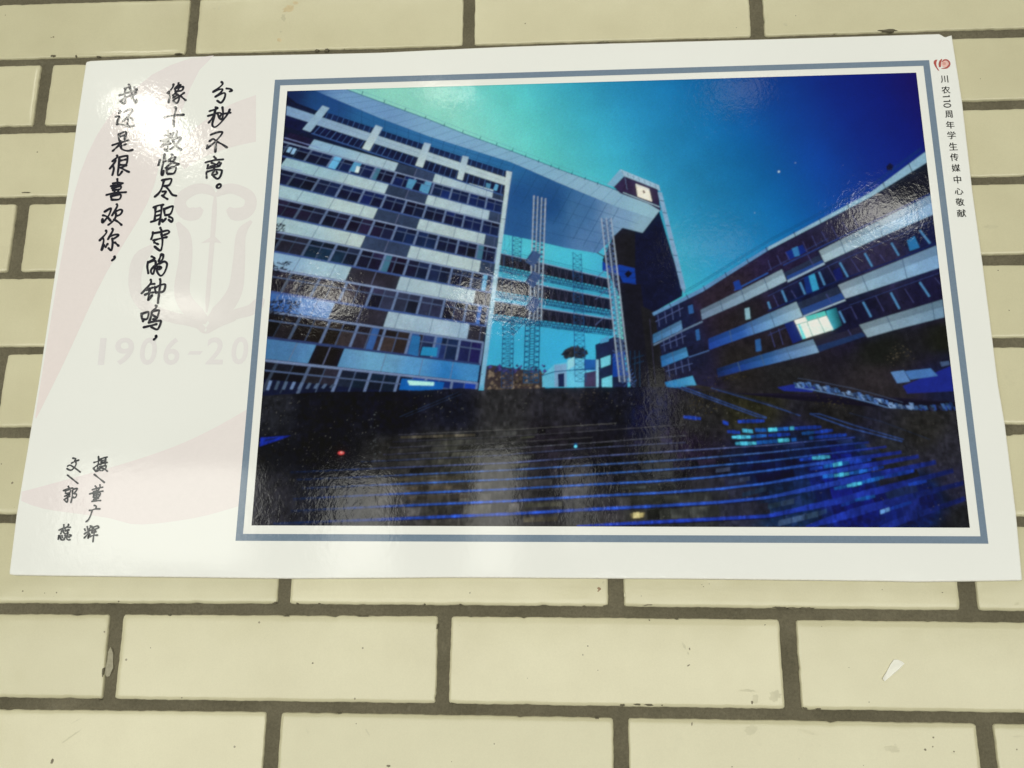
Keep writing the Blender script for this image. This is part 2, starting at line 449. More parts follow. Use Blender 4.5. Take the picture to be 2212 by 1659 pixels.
# stains, chips and mortar smears that the tiles show: (x, h, half width, half height, turn, look) in wall mm
STAINS = [(-36.3, 585.3, 1.39, 2.37, 0.15, 'dark'), (-77.2, 465.0, 1.01, 0.87, 0.00, 'dark'), (-59.6, 466.2, 0.64, 0.52, 0.00, 'dark'), (-50.2, 465.9, 0.64, 1.04, -0.20, 'dark'), (-51.9, 468.7, 0.46, 0.43, 0.00, 'dark'), (-0.6, 471.8, 0.81, 0.69, 0.00, 'dark'), (-61.2, 485.9, 0.54, 0.51, 0.00, 'faint'), (-9.0, 494.2, 0.72, 0.68, 0.00, 'dark'), (28.1, 505.2, 0.53, 0.50, 0.00, 'dark'), (55.8, 540.1, 0.61, 0.49, 0.00, 'dark'), (-6.2, 473.6, 3.43, 0.60, 0.00, 'smear'), (-32.3, 482.0, 3.62, 0.43, 0.00, 'smear'), (40.1, 481.4, 1.25, 0.51, 0.00, 'smear'), (-7.9, 542.4, 3.17, 0.57, 0.00, 'smear'), (-5.5, 462.0, 2.72, 0.69, -0.80, 'faint'), (-24.5, 568.5, 12.24, 0.72, -0.63, 'faint'), (-21.7, 557.3, 4.39, 0.40, -0.50, 'faint'), (-6.1, 522.9, 0.80, 3.31, 0.05, 'smear'), (151.7, 514.3, 0.86, 0.81, 0.00, 'dark'), (266.4, 462.8, 0.52, 0.84, 0.00, 'dark'), (151.2, 561.6, 0.68, 2.98, -0.50, 'faint'), (195.1, 561.5, 0.67, 3.90, -0.60, 'faint'), (193.8, 559.6, 0.76, 0.94, -0.50, 'faint'), (186.4, 555.6, 0.59, 0.47, 0.00, 'dark'), (211.3, 583.4, 1.66, 1.07, 0.00, 'dark'), (256.2, 579.6, 0.41, 0.38, 0.00, 'dark'), (114.3, 497.4, 0.44, 0.41, 0.00, 'faint'), (259.4, 486.1, 0.68, 0.66, 0.00, 'faint'), (136.9, 471.7, 1.23, 0.51, 0.00, 'smear'), (153.6, 471.7, 1.05, 0.42, 0.00, 'smear'), (233.0, 471.4, 0.86, 0.50, 0.00, 'smear'), (259.5, 471.3, 0.86, 0.50, 0.00, 'smear'), (119.7, 471.6, 1.94, 0.68, -0.30, 'smear'), (187.7, 480.5, 5.21, 0.50, 0.00, 'smear'), (129.2, 480.9, 2.63, 0.59, 0.00, 'smear'), (242.8, 487.5, 0.69, 1.81, 0.00, 'smear'), (255.1, 540.7, 1.17, 0.47, 0.00, 'smear'), (173.7, 548.8, 1.53, 0.40, 0.00, 'smear'), (361.8, 458.8, 2.20, 1.33, 0.40, 'brown'), (361.4, 460.2, 1.86, 0.66, -0.70, 'brown'), (364.6, 454.3, 0.59, 1.17, 0.50, 'faint'), (353.0, 499.5, 0.67, 0.56, 0.00, 'dark'), (349.4, 505.7, 0.42, 0.96, 0.00, 'dark'), (360.1, 516.2, 0.41, 0.40, 0.00, 'dark'), (309.4, 522.4, 0.33, 0.32, 0.00, 'dark'), (407.7, 494.8, 0.41, 0.80, 0.20, 'faint'), (422.0, 498.6, 0.99, 3.68, -0.50, 'faint'), (425.8, 500.5, 0.74, 1.20, 0.00, 'dark'), (424.7, 503.7, 0.74, 1.28, -0.40, 'faint'), (424.6, 511.9, 1.56, 0.63, -0.50, 'dark'), (381.3, 489.5, 0.50, 0.40, 0.00, 'faint'), (351.9, 481.3, 0.42, 1.14, 0.00, 'faint'), (397.7, 480.9, 0.83, 0.49, 0.40, 'dark'), (436.3, 455.3, 0.42, 0.41, 0.00, 'dark'), (437.5, 456.7, 0.50, 0.41, 0.00, 'dark'), (441.7, 454.7, 0.42, 0.41, 0.00, 'dark'), (392.3, 463.8, 0.42, 0.41, 0.00, 'dark'), (480.0, 483.2, 0.82, 0.40, -0.40, 'dark'), (468.1, 536.2, 0.96, 1.16, 0.00, 'dark'), (465.7, 528.3, 6.45, 1.09, 0.05, 'faint'), (470.6, 533.7, 2.73, 3.41, 0.00, 'faint'), (425.6, 551.4, 0.56, 1.54, 0.00, 'dark'), (466.7, 554.5, 5.59, 3.82, -0.30, 'faint'), (472.1, 564.1, 1.03, 0.83, 0.00, 'faint'), (452.1, 578.9, 0.63, 0.52, 0.00, 'dark'), (377.2, 539.6, 2.29, 0.78, 0.00, 'smear'), (387.5, 539.0, 3.10, 0.70, 0.00, 'smear'), (395.6, 539.0, 3.42, 0.78, 0.00, 'smear'), (405.1, 539.2, 0.81, 0.47, 0.00, 'smear'), (359.1, 548.6, 1.39, 0.62, 0.00, 'smear'), (396.9, 470.1, 4.18, 0.49, -0.10, 'dark'), (350.7, 471.5, 1.18, 0.49, 0.00, 'smear'), (366.3, 471.0, 1.85, 0.66, -0.20, 'smear'), (417.5, 479.9, 1.49, 0.41, 0.00, 'smear'), (380.3, 462.5, 0.67, 2.15, 0.10, 'faint'), (590.1, 557.0, 0.78, 0.68, 0.00, 'dark'), (589.1, 563.0, 0.70, 0.60, 0.00, 'dark'), (583.9, 565.0, 1.09, 1.05, 0.00, 'dark'), (603.1, 565.9, 0.77, 0.67, 0.00, 'dark'), (602.6, 567.2, 3.40, 0.37, 0.30, 'faint'), (564.0, 562.2, 0.94, 0.83, 0.00, 'faint'), (561.8, 564.7, 5.46, 2.56, 0.10, 'faint'), (513.0, 563.8, 0.79, 0.68, 0.00, 'faint'), (506.7, 564.3, 2.68, 0.30, -0.10, 'faint'), (505.3, 555.2, 5.54, 1.06, 0.30, 'faint'), (644.9, 563.7, 0.69, 0.67, 0.00, 'dark'), (646.7, 555.4, 4.62, 0.68, 0.00, 'faint'), (649.6, 455.2, 0.96, 0.65, 0.70, 'faint'), (657.0, 466.4, 1.91, 1.29, -0.50, 'faint'), (606.5, 459.3, 0.73, 0.49, 0.00, 'dark'), (564.6, 457.6, 0.41, 0.41, 0.00, 'dark'), (520.0, 483.8, 0.41, 0.40, 0.00, 'dark'), (536.8, 511.7, 0.40, 0.39, 0.00, 'dark'), (541.4, 576.0, 0.39, 0.37, 0.00, 'dark'), (498.1, 572.7, 0.31, 0.30, 0.00, 'dark'), (491.1, 470.9, 5.25, 0.73, 0.05, 'smear'), (500.9, 471.5, 4.59, 0.73, 0.00, 'smear'), (509.9, 471.2, 6.22, 0.65, 0.00, 'smear'), (484.2, 531.1, 4.50, 4.19, 0.40, 'faint'), (513.9, 539.8, 2.23, 0.54, 0.00, 'smear'), (504.8, 539.6, 2.07, 0.62, 0.30, 'smear'), (21.9, -49.5, 1.93, 1.35, 0.00, 'faint'), (22.3, -49.2, 0.97, 0.86, 0.00, 'dark'), (26.7, -49.9, 1.50, 3.18, 0.20, 'faint'), (-126.9, -24.3, 0.66, 0.61, 0.00, 'dark'), (-122.0, -5.3, 2.61, 0.97, 0.00, 'smear'), (-100.8, -4.4, 0.97, 0.97, 0.00, 'smear'), (-79.7, -3.2, 2.15, 0.72, 0.00, 'smear'), (-6.3, -3.8, 3.19, 0.60, 0.00, 'smear'), (86.4, -37.4, 2.54, 4.34, 0.00, 'faint'), (85.4, -23.1, 1.26, 1.20, 0.00, 'faint'), (91.4, -48.1, 7.42, 4.85, -0.50, 'tan'), (96.3, -52.7, 3.18, 2.43, 0.00, 'tan'), (84.5, -14.9, 2.31, 2.38, 0.00, 'tan'), (119.2, -2.9, 2.70, 1.06, 0.00, 'smear'), (128.0, -3.0, 1.87, 1.41, 0.00, 'smear'), (143.7, -3.3, 0.62, 0.59, 0.00, 'dark'), (370.8, -1.9, 5.57, 0.80, -0.03, 'smear'), (484.5, -12.8, 0.49, 0.57, 0.00, 'dark'), (611.8, -5.3, 9.05, 1.36, 0.00, 'smear'), (525.8, -14.1, 2.52, 1.60, 0.50, 'faint'), (680.7, 43.4, 0.46, 0.55, 0.00, 'dark'), (535.1, -22.6, 0.49, 0.57, 0.00, 'dark'), (673.8, 176.2, 6.19, 2.20, 0.00, 'faint'), (678.9, 246.2, 0.60, 0.66, 0.00, 'dark'), (674.7, 213.0, 0.52, 0.58, 0.00, 'dark'), (-98.8, 381.7, 1.14, 1.02, 0.00, 'dark'), (-126.5, 129.7, 4.58, 0.67, 0.00, 'smear'), (-110.3, 366.5, 0.57, 0.75, 0.00, 'dark')]
SCRAP = [(568.0, 505.8), (570.4, 505.8), (573.1, 506.7), (575.2, 508.3), (571.4, 511.9), (567.6, 514.9), (564.2, 517.6), (560.3, 520.6), (558.9, 518.9), (561.2, 515.5), (563.4, 512.4), (565.3, 509.2)]
PATCH = [(-3.3, 504.9), (-1.7, 507.2), (-0.6, 510.5), (-0.3, 515.5), (0.7, 519.6), (-0.3, 522.9), (-1.3, 525.7), (-3.4, 526.4), (-4.7, 524.6), (-5.2, 519.6), (-4.6, 513.9), (-4.8, 508.9)]
TAN = make_plain('tan_stain', (0.56, 0.46, 0.27), (0.66, 0.57, 0.36), 120.0)
LOOK = {'dark': ('speck', GRIME), 'faint': ('scuff', FAINT), 'brown': ('splash', RUST), 'tan': ('stain', TAN), 'smear': ('mortar_smear', MORTAR)}
for x, h, a, b, t, k in STAINS:
    nm, mt = LOOK[k]
    big = max(a, b) > 4
    host = brick_at(x, h)
    z = face_depth(host, x, h)
    if k == 'smear':
        me = blob(x, h, a, b * 1.15, t, 16, .35, z - .8, z + .2)
    else:
        me = blob(x, h, a * .9, b * .9, t, 22 if big else 11, .38 if big else .25, z - .03, z + .03)
    me.name = nm
    link(nm, me, host, mt)
def flake(name, pts, d0, d1, mat, parent):
    bm = bmesh.new()
    lo = [bm.verts.new(W(x, h, d0)) for x, h in pts]
    n = len(pts)
    hi = [bm.verts.new(W(x, h, d1 + .35 * math.sin(i * 1.7))) for i, (x, h) in enumerate(pts)]
    for i in range(n):
        j = (i + 1) % n
        bm.faces.new((lo[i], lo[j], hi[j], hi[i]))
    bm.faces.new(hi); bm.faces.new(lo[::-1])
    bmesh.ops.recalc_face_normals(bm, faces=bm.faces)
    me = bpy.data.meshes.new(name)
    bm.to_mesh(me); bm.free()
    return link(name, me, parent, mat)
flake('mortar_patch', PATCH, -2.6, -1.2, PLASTER, wall)['label'] = 'pale plaster patch in the upright joint'
zs = face_depth(brick_at(*SCRAP[0]), *SCRAP[0])
scrap = flake('paper_scrap', SCRAP, zs, zs + 1.1, TAPE, None)
tag(scrap, 'small torn white paper scrap stuck on a tile below the poster', 'scrap')


# ================================================================== THE POSTER
BW, BH, BT = 748.0, 448.4, 5.0
poster = link('poster', None, None, None, W(-87 + BW / 2, 4.4 + BH, 0))
tag(poster, 'white laminated foam board poster with a printed night photo on the tiled wall', 'poster')

# Print coordinates are traced image pixels, mapped by homography to millimetres on the board.
HS = np.array([[4.398446243e-01, 6.650128894e-02, -9.093663579e+01],
               [1.444261001e-02, 4.861950928e-01, -6.628417060e+01],
               [4.063134572e-05, 1.591457543e-04, 1.0]])
def uv(p):
    q = HS @ np.array([p[0], p[1], 1.0])
    return (q[0] / q[2], q[1] / q[2])
def T(c, r, x, y):                      # zoomed image tile pixels -> full image pixels
    return (553.0 * c + x / 4.0, 414.75 * r + y / 4.0)
def loc3(u, v, d):                      # board mm -> poster-local metres
    return ((u - BW / 2) / 1000.0, -d / 1000.0, (BH - v) / 1000.0)
STACK = []                              # printed-photo layers: (sub-part name, Ink)
LV = 0.02                               # thickness of one ink layer, mm

class Ink:
    """collects printed shapes; colours go into the 'Col' attribute"""
    def __init__(self):
        self.v, self.f, self.c = [], [], []
    def add(self, pts_uv, cols, d):
        i0 = len(self.v)
        for k, (u, v) in enumerate(pts_uv):
            self.v.append(loc3(u, v, d))
            self.c.append(cols[k] if isinstance(cols, list) else cols)
        self.f.append(tuple(range(i0, i0 + len(pts_uv))))
    def build(self, name, parent, mat=None, label=None):
        if mat is PHOTO:                # the photo is printed as one continuous sheet, see bake_photo
            STACK.append((name, self))
            return None
        me = bpy.data.meshes.new(name)
        fs = []
        for f in self.f:                # face towards the room (-y)
            a = 0.0
            for i in range(len(f)):
                p, q = self.v[f[i]], self.v[f[(i + 1) % len(f)]]
                a += p[0] * q[2] - q[0] * p[2]
            fs.append(f if a > 0 else f[::-1])
        me.from_pydata(self.v, [], fs)
        at = me.color_attributes.new('Col', 'FLOAT_COLOR', 'POINT')
        at.data.foreach_set('color', np.array([(*c, 1.0) for c in self.c], dtype=np.float32).ravel())
        me.update()
        o = link(name, me, parent, mat or PRINT)
        if label:
            o['label'] = label
        return o

# board -------------------------------------------------------------
OUT = [(185, 136.5), (187, 133), (195, 131), (325, 125), (415, 121.8), (553, 119), (743, 115), (823, 113), (1024, 103.5), (1106, 100), (1253, 95),
       (1518, 88), (1659, 84.2), (1909, 76.3), (2029, 72.8), (2034, 75), (2040, 78.8), (2044, 79.6), (2049, 77.5), (2056.5, 75.7),
       (2079, 220), (2101.5, 414.7), (2124, 574.7), (2144, 729.7), (2156.5, 829.5), (2171.5, 917), (2195, 1104.5), (2208, 1244), (2208.6, 1252),
       (2205, 1254.2), (2060, 1256.2), (1979, 1257), (1909, 1255.5), (1784, 1254), (1659, 1252.6), (1481, 1250.5), (1306, 1249.7), (1106, 1248.2), (960, 1247.6),
       (828, 1249), (628, 1250), (553, 1249.2), (375, 1247), (125, 1244.2), (28, 1242.6), (20, 1240.5), (19.6, 1236), (35, 1112), (82.5, 829.5), (112.5, 627), (145, 414.7), (163.7, 277.5)]
def board():
    pts = [uv(p) for p in OUT]
    bm = bmesh.new()
    c = (BW / 2, BH / 2)
    def ring(inset, d):
        return [bm.verts.new(loc3(c[0] + (u - c[0]) * (1 - inset / 374.0), c[1] + (v - c[1]) * (1 - inset / 224.0), d)) for u, v in pts]
    R = [ring(.3, .25), ring(0, .6), ring(0, 4.3), ring(.25, 4.8), ring(.8, 5.0)]
    N = len(pts)
    for A, B in zip(R, R[1:]):
        for i in range(N):
            j = (i + 1) % N
            f = bm.faces.new((A[i], A[j], B[j], B[i]))
            f.material_index = 1
    f = bm.faces.new(R[-1]); f.material_index = 0
    f = bm.faces.new(R[0][::-1]); f.material_index = 1
    bmesh.ops.recalc_face_normals(bm, faces=bm.faces)
    me = bpy.data.meshes.new('board')
    bm.to_mesh(me); bm.free()
    o = link('board', me, poster, PAPER)
    me.materials.append(FOAM)
    return o
board()
Z_PINK, Z_MARK, Z_FRAME, Z_PIC, Z_TEXT = 5.04, 5.08, 5.12, 5.16, 5.20
PAGE = (228, 228, 216)

# ---- drawing tools
def clip_poly(poly, cols, clip):
    """Sutherland-Hodgman against a convex clip polygon, colours interpolated"""
    P = [(p[0], p[1], c) for p, c in zip(poly, cols)]
    area = sum(clip[i][0] * clip[(i + 1) % len(clip)][1] - clip[(i + 1) % len(clip)][0] * clip[i][1] for i in range(len(clip)))
    sg = 1 if area > 0 else -1
    for i in range(len(clip)):
        a, b = clip[i], clip[(i + 1) % len(clip)]
        side = lambda p: sg * ((b[0] - a[0]) * (p[1] - a[1]) - (b[1] - a[1]) * (p[0] - a[0]))
        out = []
        for k in range(len(P)):
            p, q = P[k], P[(k + 1) % len(P)]
            sp, sq = side(p), side(q)
            if sp >= 0:
                out.append(p)
            if sp * sq < 0:
                f = sp / (sp - sq)
                out.append((p[0] + f * (q[0] - p[0]), p[1] + f * (q[1] - p[1]), tuple(x + f * (y - x) for x, y in zip(p[2], q[2]))))
        P = out
        if len(P) < 3:
            return [], []
    return [(p[0], p[1]) for p in P], [p[2] for p in P]

PIC = [(620.5, 197), (1979, 157), (2095, 1140), (543.5, 1135)]
PIC_UV = [uv(p) for p in PIC]
NP = [0]
TONE = [False]
def tone(c):
    """printed blues lean to navy, not violet"""
    r, g, b = c
    s = (b - r) / max(b, 1)
    if not TONE[0] or s < .3:
        return c
    k = min(1, (s - .3) / .35) * max(0, min(1, (.86 - g / b) / .2))
    dk = max(0, min(1, (140 - b) / 60))
    return (r * (1 - (.30 + .14 * dk) * k), g * (1 - .06 * k + .10 * k * dk), b * (1 - (.09 + .15 * dk) * k))
def poly(I, pts, col, lvl, z=None, clip=True):
    q = [uv(p) for p in pts]
    cols = list(col) if isinstance(col, list) else [col] * len(q)
    cols = [ink(*(tone(c) if clip else c)) for c in cols]
    if clip:
        q, cols = clip_poly(q, cols, PIC_UV)
        if len(q) < 3:
            return
    NP[0] += 1
    I.add(q, cols, (Z_PIC if z is None else z) + (lvl + (NP[0] % 9) * .05) * LV)
def line(I, pts, w, col, lvl, z=None, clip=True):
    for a, b in zip(pts, pts[1:]):
        dx, dy = b[0] - a[0], b[1] - a[1]
        L = math.hypot(dx, dy) or 1
        nx, ny = -dy / L * w / 2, dx / L * w / 2
        poly(I, [(a[0] + nx, a[1] + ny), (b[0] + nx, b[1] + ny), (b[0] - nx, b[1] - ny), (a[0] - nx, a[1] - ny)], col, lvl, z, clip)
def lerp(a, b, f): return tuple(x + f * (y - x) for x, y in zip(a, b))
def along(pts, f):
    """point at fraction f of a polyline (by x)"""
    Ls = [0]
    for a, b in zip(pts, pts[1:]):
        Ls.append(Ls[-1] + math.hypot(b[0] - a[0], b[1] - a[1]))
    t = f * Ls[-1]
    for i in range(len(pts) - 1):
        if t <= Ls[i + 1] or i == len(pts) - 2:
            return lerp(pts[i], pts[i + 1], (t - Ls[i]) / ((Ls[i + 1] - Ls[i]) or 1))
def field(ctrl, p, power=3.0, eps=60):
    ws, acc = 0, [0, 0, 0]
    for (x, y), c in ctrl:
        w = 1.0 / ((p[0] - x) ** 2 + (p[1] - y) ** 2 + eps) ** (power / 2)
        ws += w
        for k in range(3):
            acc[k] += w * c[k]
    return tuple(v / ws for v in acc)
def sheet(I, top, bot, nx, ny, fn, lvl):
    """strip between two polylines filled with colours fn(point)"""
    G = [[lerp(along(top, i / nx), along(bot, i / nx), j / ny) for i in range(nx + 1)] for j in range(ny + 1)]
    for j in range(ny):
        for i in range(nx):
            q = [G[j][i], G[j][i + 1], G[j + 1][i + 1], G[j + 1][i]]
            u = [uv(p) for p in q]
            cl = [ink(*tone(fn(p))) for p in q]
            u, cl = clip_poly(u, cl, PIC_UV)
            if len(u) > 2:
                I.add(u, cl, Z_PIC + lvl * LV)
def lattice(I, a0, b0, a1, b1, n, col, dcol, w, lvl, inner=0):
    line(I, [a0, a1], w, col, lvl + 2)
    line(I, [b0, b1], w, col, lvl + 2)
    for k in range(inner):
        f = (k + 1) / (inner + 1)
        line(I, [lerp(a0, b0, f), lerp(a1, b1, f)], w * .8, col, lvl + 2)
    for i in range(n):
        f, g = i / n, (i + 1) / n
        line(I, [lerp(a0, a1, f), lerp(b0, b1, g)], w * .6, dcol, lvl)
        line(I, [lerp(b0, b1, f), lerp(a0, a1, g)], w * .6, dcol, lvl + .5)
        line(I, [lerp(a0, a1, g), lerp(b0, b1, g)], w * .7, dcol, lvl + 1)
prng = random.Random(5)
def jit(c, a): 
    k = 1 + prng.uniform(-a, a)
    return tuple(max(0, min(255, v * k)) for v in c)

# ---- blue-grey frame line round the picture
I = Ink()
FO = [(594, 172.5), (2007, 130), (2135, 1174.5), (508.7, 1168.2)]
FI = [(605.5, 184.6), (1994.5, 142.3), (2118, 1158.5), (525, 1153.3)]
for k in range(4):
    j = (k + 1) % 4
    poly(I, [FO[k], FO[j], FI[j], FI[k]], (118, 135, 147), 0, Z_FRAME, False)
I.build('border_line', poster, label='blue grey border line around the printed photo')

# ---- the printed photo: dark ground, then sky and buildings
I = Ink()
poly(I, PIC, (24, 22, 34), -1)
I.build('printed_photo', None, PHOTO)
picture = None

ST = [640, 760, 850, 960, 1040, 1106, 1230, 1340, 1480, 1570, 1660, 1800, 1900, 1990]
SCOL = [(120, 176, 180), (132, 196, 184), (140, 203, 184), (134, 202, 186), (110, 196, 187), (92, 188, 184), (64, 168, 186), (44, 142, 178), (28, 116, 168), (20, 94, 158), (15, 70, 147), (17, 44, 130), (21, 33, 117), (28, 25, 96)]
GAP = [((1120, 530), (80, 184, 198)), ((1150, 540), (78, 182, 196)), ((1250, 570), (72, 178, 196)), ((1300, 590), (70, 170, 196)), ((1120, 650), (60, 160, 190)), ((1250, 650), (58, 158, 190)), ((1120, 740), (58, 164, 196)), ((1220, 750), (56, 162, 198)), ((1290, 760), (64, 172, 202)), ((1120, 820), (66, 172, 204)), ((1260, 800), (66, 174, 206))]
def sky(p):
    if p[1] > 488 and p[0] < 1335:
        return field(GAP, p, 3.0, 400)
    t = p[0] - .58 * (p[1] - 205)
    return tuple(float(np.interp(t, ST, [c[k] for c in SCOL])) for k in range(3))
I = Ink()
sheet(I, [(640, 196), (1979, 157)], [(560, 850), (2060, 850)], 90, 46, lambda p: jit(sky(p), .01), 0)
for (x, y, r) in ((T(3, 0, 93, 1484)[0], 371, 2.2), (1718, 352, .9), (1630, 460, .8)):
    poly(I, [(x + r * math.cos(a), y + r * math.sin(a)) for a in [k * math.pi / 4 for k in range(8)]], (190, 215, 230), 2)
I.build('night_sky', picture, PHOTO)

TONE[0] = True
# ---- far things seen through the gate: trees, small buildings
I = Ink()
for (x0, x1, y0) in ((1040, 1180, 796), (1410, 1450, 802)):
    poly(I, [(x0, 850), (x0, y0 - 2), (x0 + 20, y0 - 8), ((x0 + x1) / 2, y0), (x1 - 10, y0 + 6), (x1, 850)], (58, 50, 52), .5)
    for k in range(170):
        x, y = prng.uniform(x0, x1), prng.uniform(y0 - 8, 840)
        r = prng.uniform(2, 5)
        top = y < y0 + 8
        poly(I, [(x - r, y + r * .4), (x + prng.uniform(-2, 2), y - r), (x + r, y + r * .3), (x, y + r)], jit((64, 56, 110) if top else prng.choice(((84, 74, 62), (60, 52, 48), (104, 92, 78))), .3), 1)
poly(I, [(1241 + 26 * math.cos(a), 765 + (16 if math.sin(a) < 0 else 9) * math.sin(a)) for a in [k * math.pi / 9 for k in range(18)]], (40, 38, 38), 1.8)
for k in range(60):      # round dark tree
    a, r = prng.uniform(0, 6.28), prng.uniform(0, 1) ** .5
    x, y = 1241 + 26 * r * math.cos(a), 763 + 15 * r * math.sin(a)
    poly(I, [(x - 4, y + 2), (x + prng.uniform(-2, 2), y - 4), (x + 4.5, y + 1), (x, y + 4)], jit((44, 42, 40), .35), 2)
poly(I, [(1171, 812), (1198, 787), (1224, 783), (1224, 836), (1172, 836)], (96, 176, 200), 3)
poly(I, [(1198, 789), (1224, 786), (1224, 836), (1198, 836)], (120, 158, 188), 4)
poly(I, [(1205, 808), (1219, 806), (1219, 836), (1206, 836)], (40, 34, 84), 5)
line(I, [(1170, 812), (1198, 803), (1290, 795)], 2, (40, 80, 130), 6)
poly(I, [(1224, 782), (1242, 774), (1288, 777), (1288, 836), (1224, 836)], (98, 184, 210), 3)
poly(I, [(1262, 776), (1288, 777), (1288, 800), (1262, 800)], (52, 96, 176), 4)
poly(I, [(1262, 806), (1290, 800), (1290, 836), (1262, 836)], (62, 54, 84), 5)
poly(I, [(1226, 777), (1241, 771), (1242, 790), (1226, 800)], (140, 200, 210), 5)
I.build('far_buildings', picture, PHOTO)

# ---- canopy: fascia and tiled soffit
I = Ink()
FT = [(700, 172), (753, 195), (923, 257), (1000, 288), (1106, 327), (1216, 369), (1316, 405), (1428.5, 451)]
FB = [(632, 172), (683, 197), (823, 256), (928, 295), (1106, 351), (1216, 399), (1330, 446), (1414, 473)]
SB = [(600, 190), (640, 222), (760, 268), (900, 312), (1000, 345), (1094, 374), (1092, 400), (1088, 505)]
FC = [((640, 190), (62, 86, 150)), ((760, 205), (112, 150, 184)), ((1000, 300), (124, 164, 190)), ((1106, 340), (126, 168, 190)), ((1300, 420), (132, 168, 186)), ((1420, 465), (140, 176, 188))]
SC = [((620, 205), (40, 40, 96)), ((700, 225), (48, 74, 136)), ((800, 270), (58, 100, 156)), ((900, 300), (64, 110, 166)), ((1000, 330), (66, 116, 170)), ((1094, 372), (60, 108, 164)),
      ((1110, 420), (50, 84, 146)), ((1110, 490), (56, 90, 150)), ((1190, 445), (48, 80, 140)), ((1180, 510), (68, 102, 156)), ((1250, 460), (76, 112, 158)), ((1270, 530), (88, 122, 164)), ((1340, 470), (116, 150, 176)), ((1390, 490), (132, 164, 178))]
fs = lambda p: jit(field(SC, p), .02)
# left part of the soffit above the block, then the part over the gate
sheet(I, FB[:5], [(596, 196), (640, 224), (760, 270), (900, 313), (1000, 346), (1096, 375)], 24, 5, fs, 4)
GT = [(1096, 346), (1150, 369), (1216, 398), (1275, 423), (1330, 446), (1428.5, 452)]
GB = [(1086, 506), (1148, 518.5), (1222, 536), (1291, 547.5), (1345, 492), (1388.5, 503.5)]
for k in range(5):
    sheet(I, GT[k:k + 2], GB[k:k + 2], 6, 10, fs, 4)
sheet(I, FT, FB, 30, 2, lambda p: field(FC, p), 6)
for k in range(30):                              # tile joints across the soffit
    f = k / 29
    a = along(FB[1:], f)
    x = a[0] - (6 + 70 * max(0, f - .35)) * (1 if f > .2 else .2)
    lim = 36 + 10 * f if f < .55 else 40 + 150 * (f - .5)
    b = (a[0] - (2 + 90 * max(0, f - .30)), a[1] + lim)
    if f < .93:
        line(I, [a, b], .8, (44, 66, 116), 8)
        line(I, [along(FT, f * .97 + .02), along(FB, f * .97 + .02)], .7, (84, 116, 150), 8)
for g in (.22, .42, .62, .82):
    line(I, [lerp((1106, 350), (1090, 505), g), lerp((1216, 398), (1180, 526), g), lerp((1400, 466), (1300, 545), g)], .7, (52, 78, 128), 8)
for g in (.35, .7):
    line(I, [lerp((683, 197), (640, 222), g), lerp((823, 256), (760, 268), g), lerp((1106, 351), (1096, 374), g)], .7, (46, 76, 130), 8)
line(I, FT, 1.4, (52, 84, 120), 9)
line(I, [(p[0] + 3, p[1] - 7) for p in FT[1:]], .6, (86, 140, 160), 9)
for (x, y) in [T(1, 0, *q) for q in ((920, 805), (1110, 880), (1290, 950), (1465, 1018), (1628, 1082), (1788, 1142), (1937, 1198), (2080, 1250))] + [T(2, 0, *q) for q in ((5, 1300), (118, 1350), (230, 1395), (338, 1435), (405, 1460), (518, 1500), (632, 1545), (740, 1588))]:
    line(I, [(x - 1, y + 3), (x + .8, y - 4)], 1.5, (36, 60, 104), 10)
I.build('canopy', picture, PHOTO)

# ---- left block: storeys of white panels and window bands
def dlt(src, dst):
    A = []
    for (x, y), (u, v) in zip(src, dst):
        A += [[x, y, 1, 0, 0, 0, -u * x, -u * y, -u], [0, 0, 0, x, y, 1, -v * x, -v * y, -v]]
    h = np.linalg.svd(np.array(A, dtype=float))[2][-1].reshape(3, 3)
    return h
SRC, DST = [], []
SR = 6.1
for t, p in ((1, (856.7, 368.7)), (3, (810.5, 474.7)), (4, (781.7, 537.2)), (5, (749, 611)), (6, (710.5, 697))):
    SRC.append((0, t)); DST.append(p)
for t, p in ((1, (930.5, 391.2)), (3, (894, 492)), (4, (871.7, 554.7)), (5, (848, 626)), (6, (820.5, 707))):
    SRC.append((2, t)); DST.append(p)
for t, p in ((1, (1089, 439.7)), (3, (1075.5, 538.5)), (5, (1056.7, 662)), (7, (1036.7, 822))):
    SRC.append((SR, t)); DST.append(p)
cs, cd = np.array(SRC).mean(0), np.array(DST).mean(0)
HF = dlt([(x - cs[0], y - cs[1]) for x, y in SRC], [((x - cd[0]) / 200, (y - cd[1]) / 200) for x, y in DST])
def fa(s, t):
    q = HF @ np.array([s - cs[0], t - cs[1], 1.0])
    return (q[0] / q[2] * 200 + cd[0], q[1] / q[2] * 200 + cd[1])
def fq(I, s0, s1, t0, t1, col, lvl):
    poly(I, [fa(s0, t0), fa(s1, t0), fa(s1, t1), fa(s0, t1)], col, lvl)
SL = -5.2
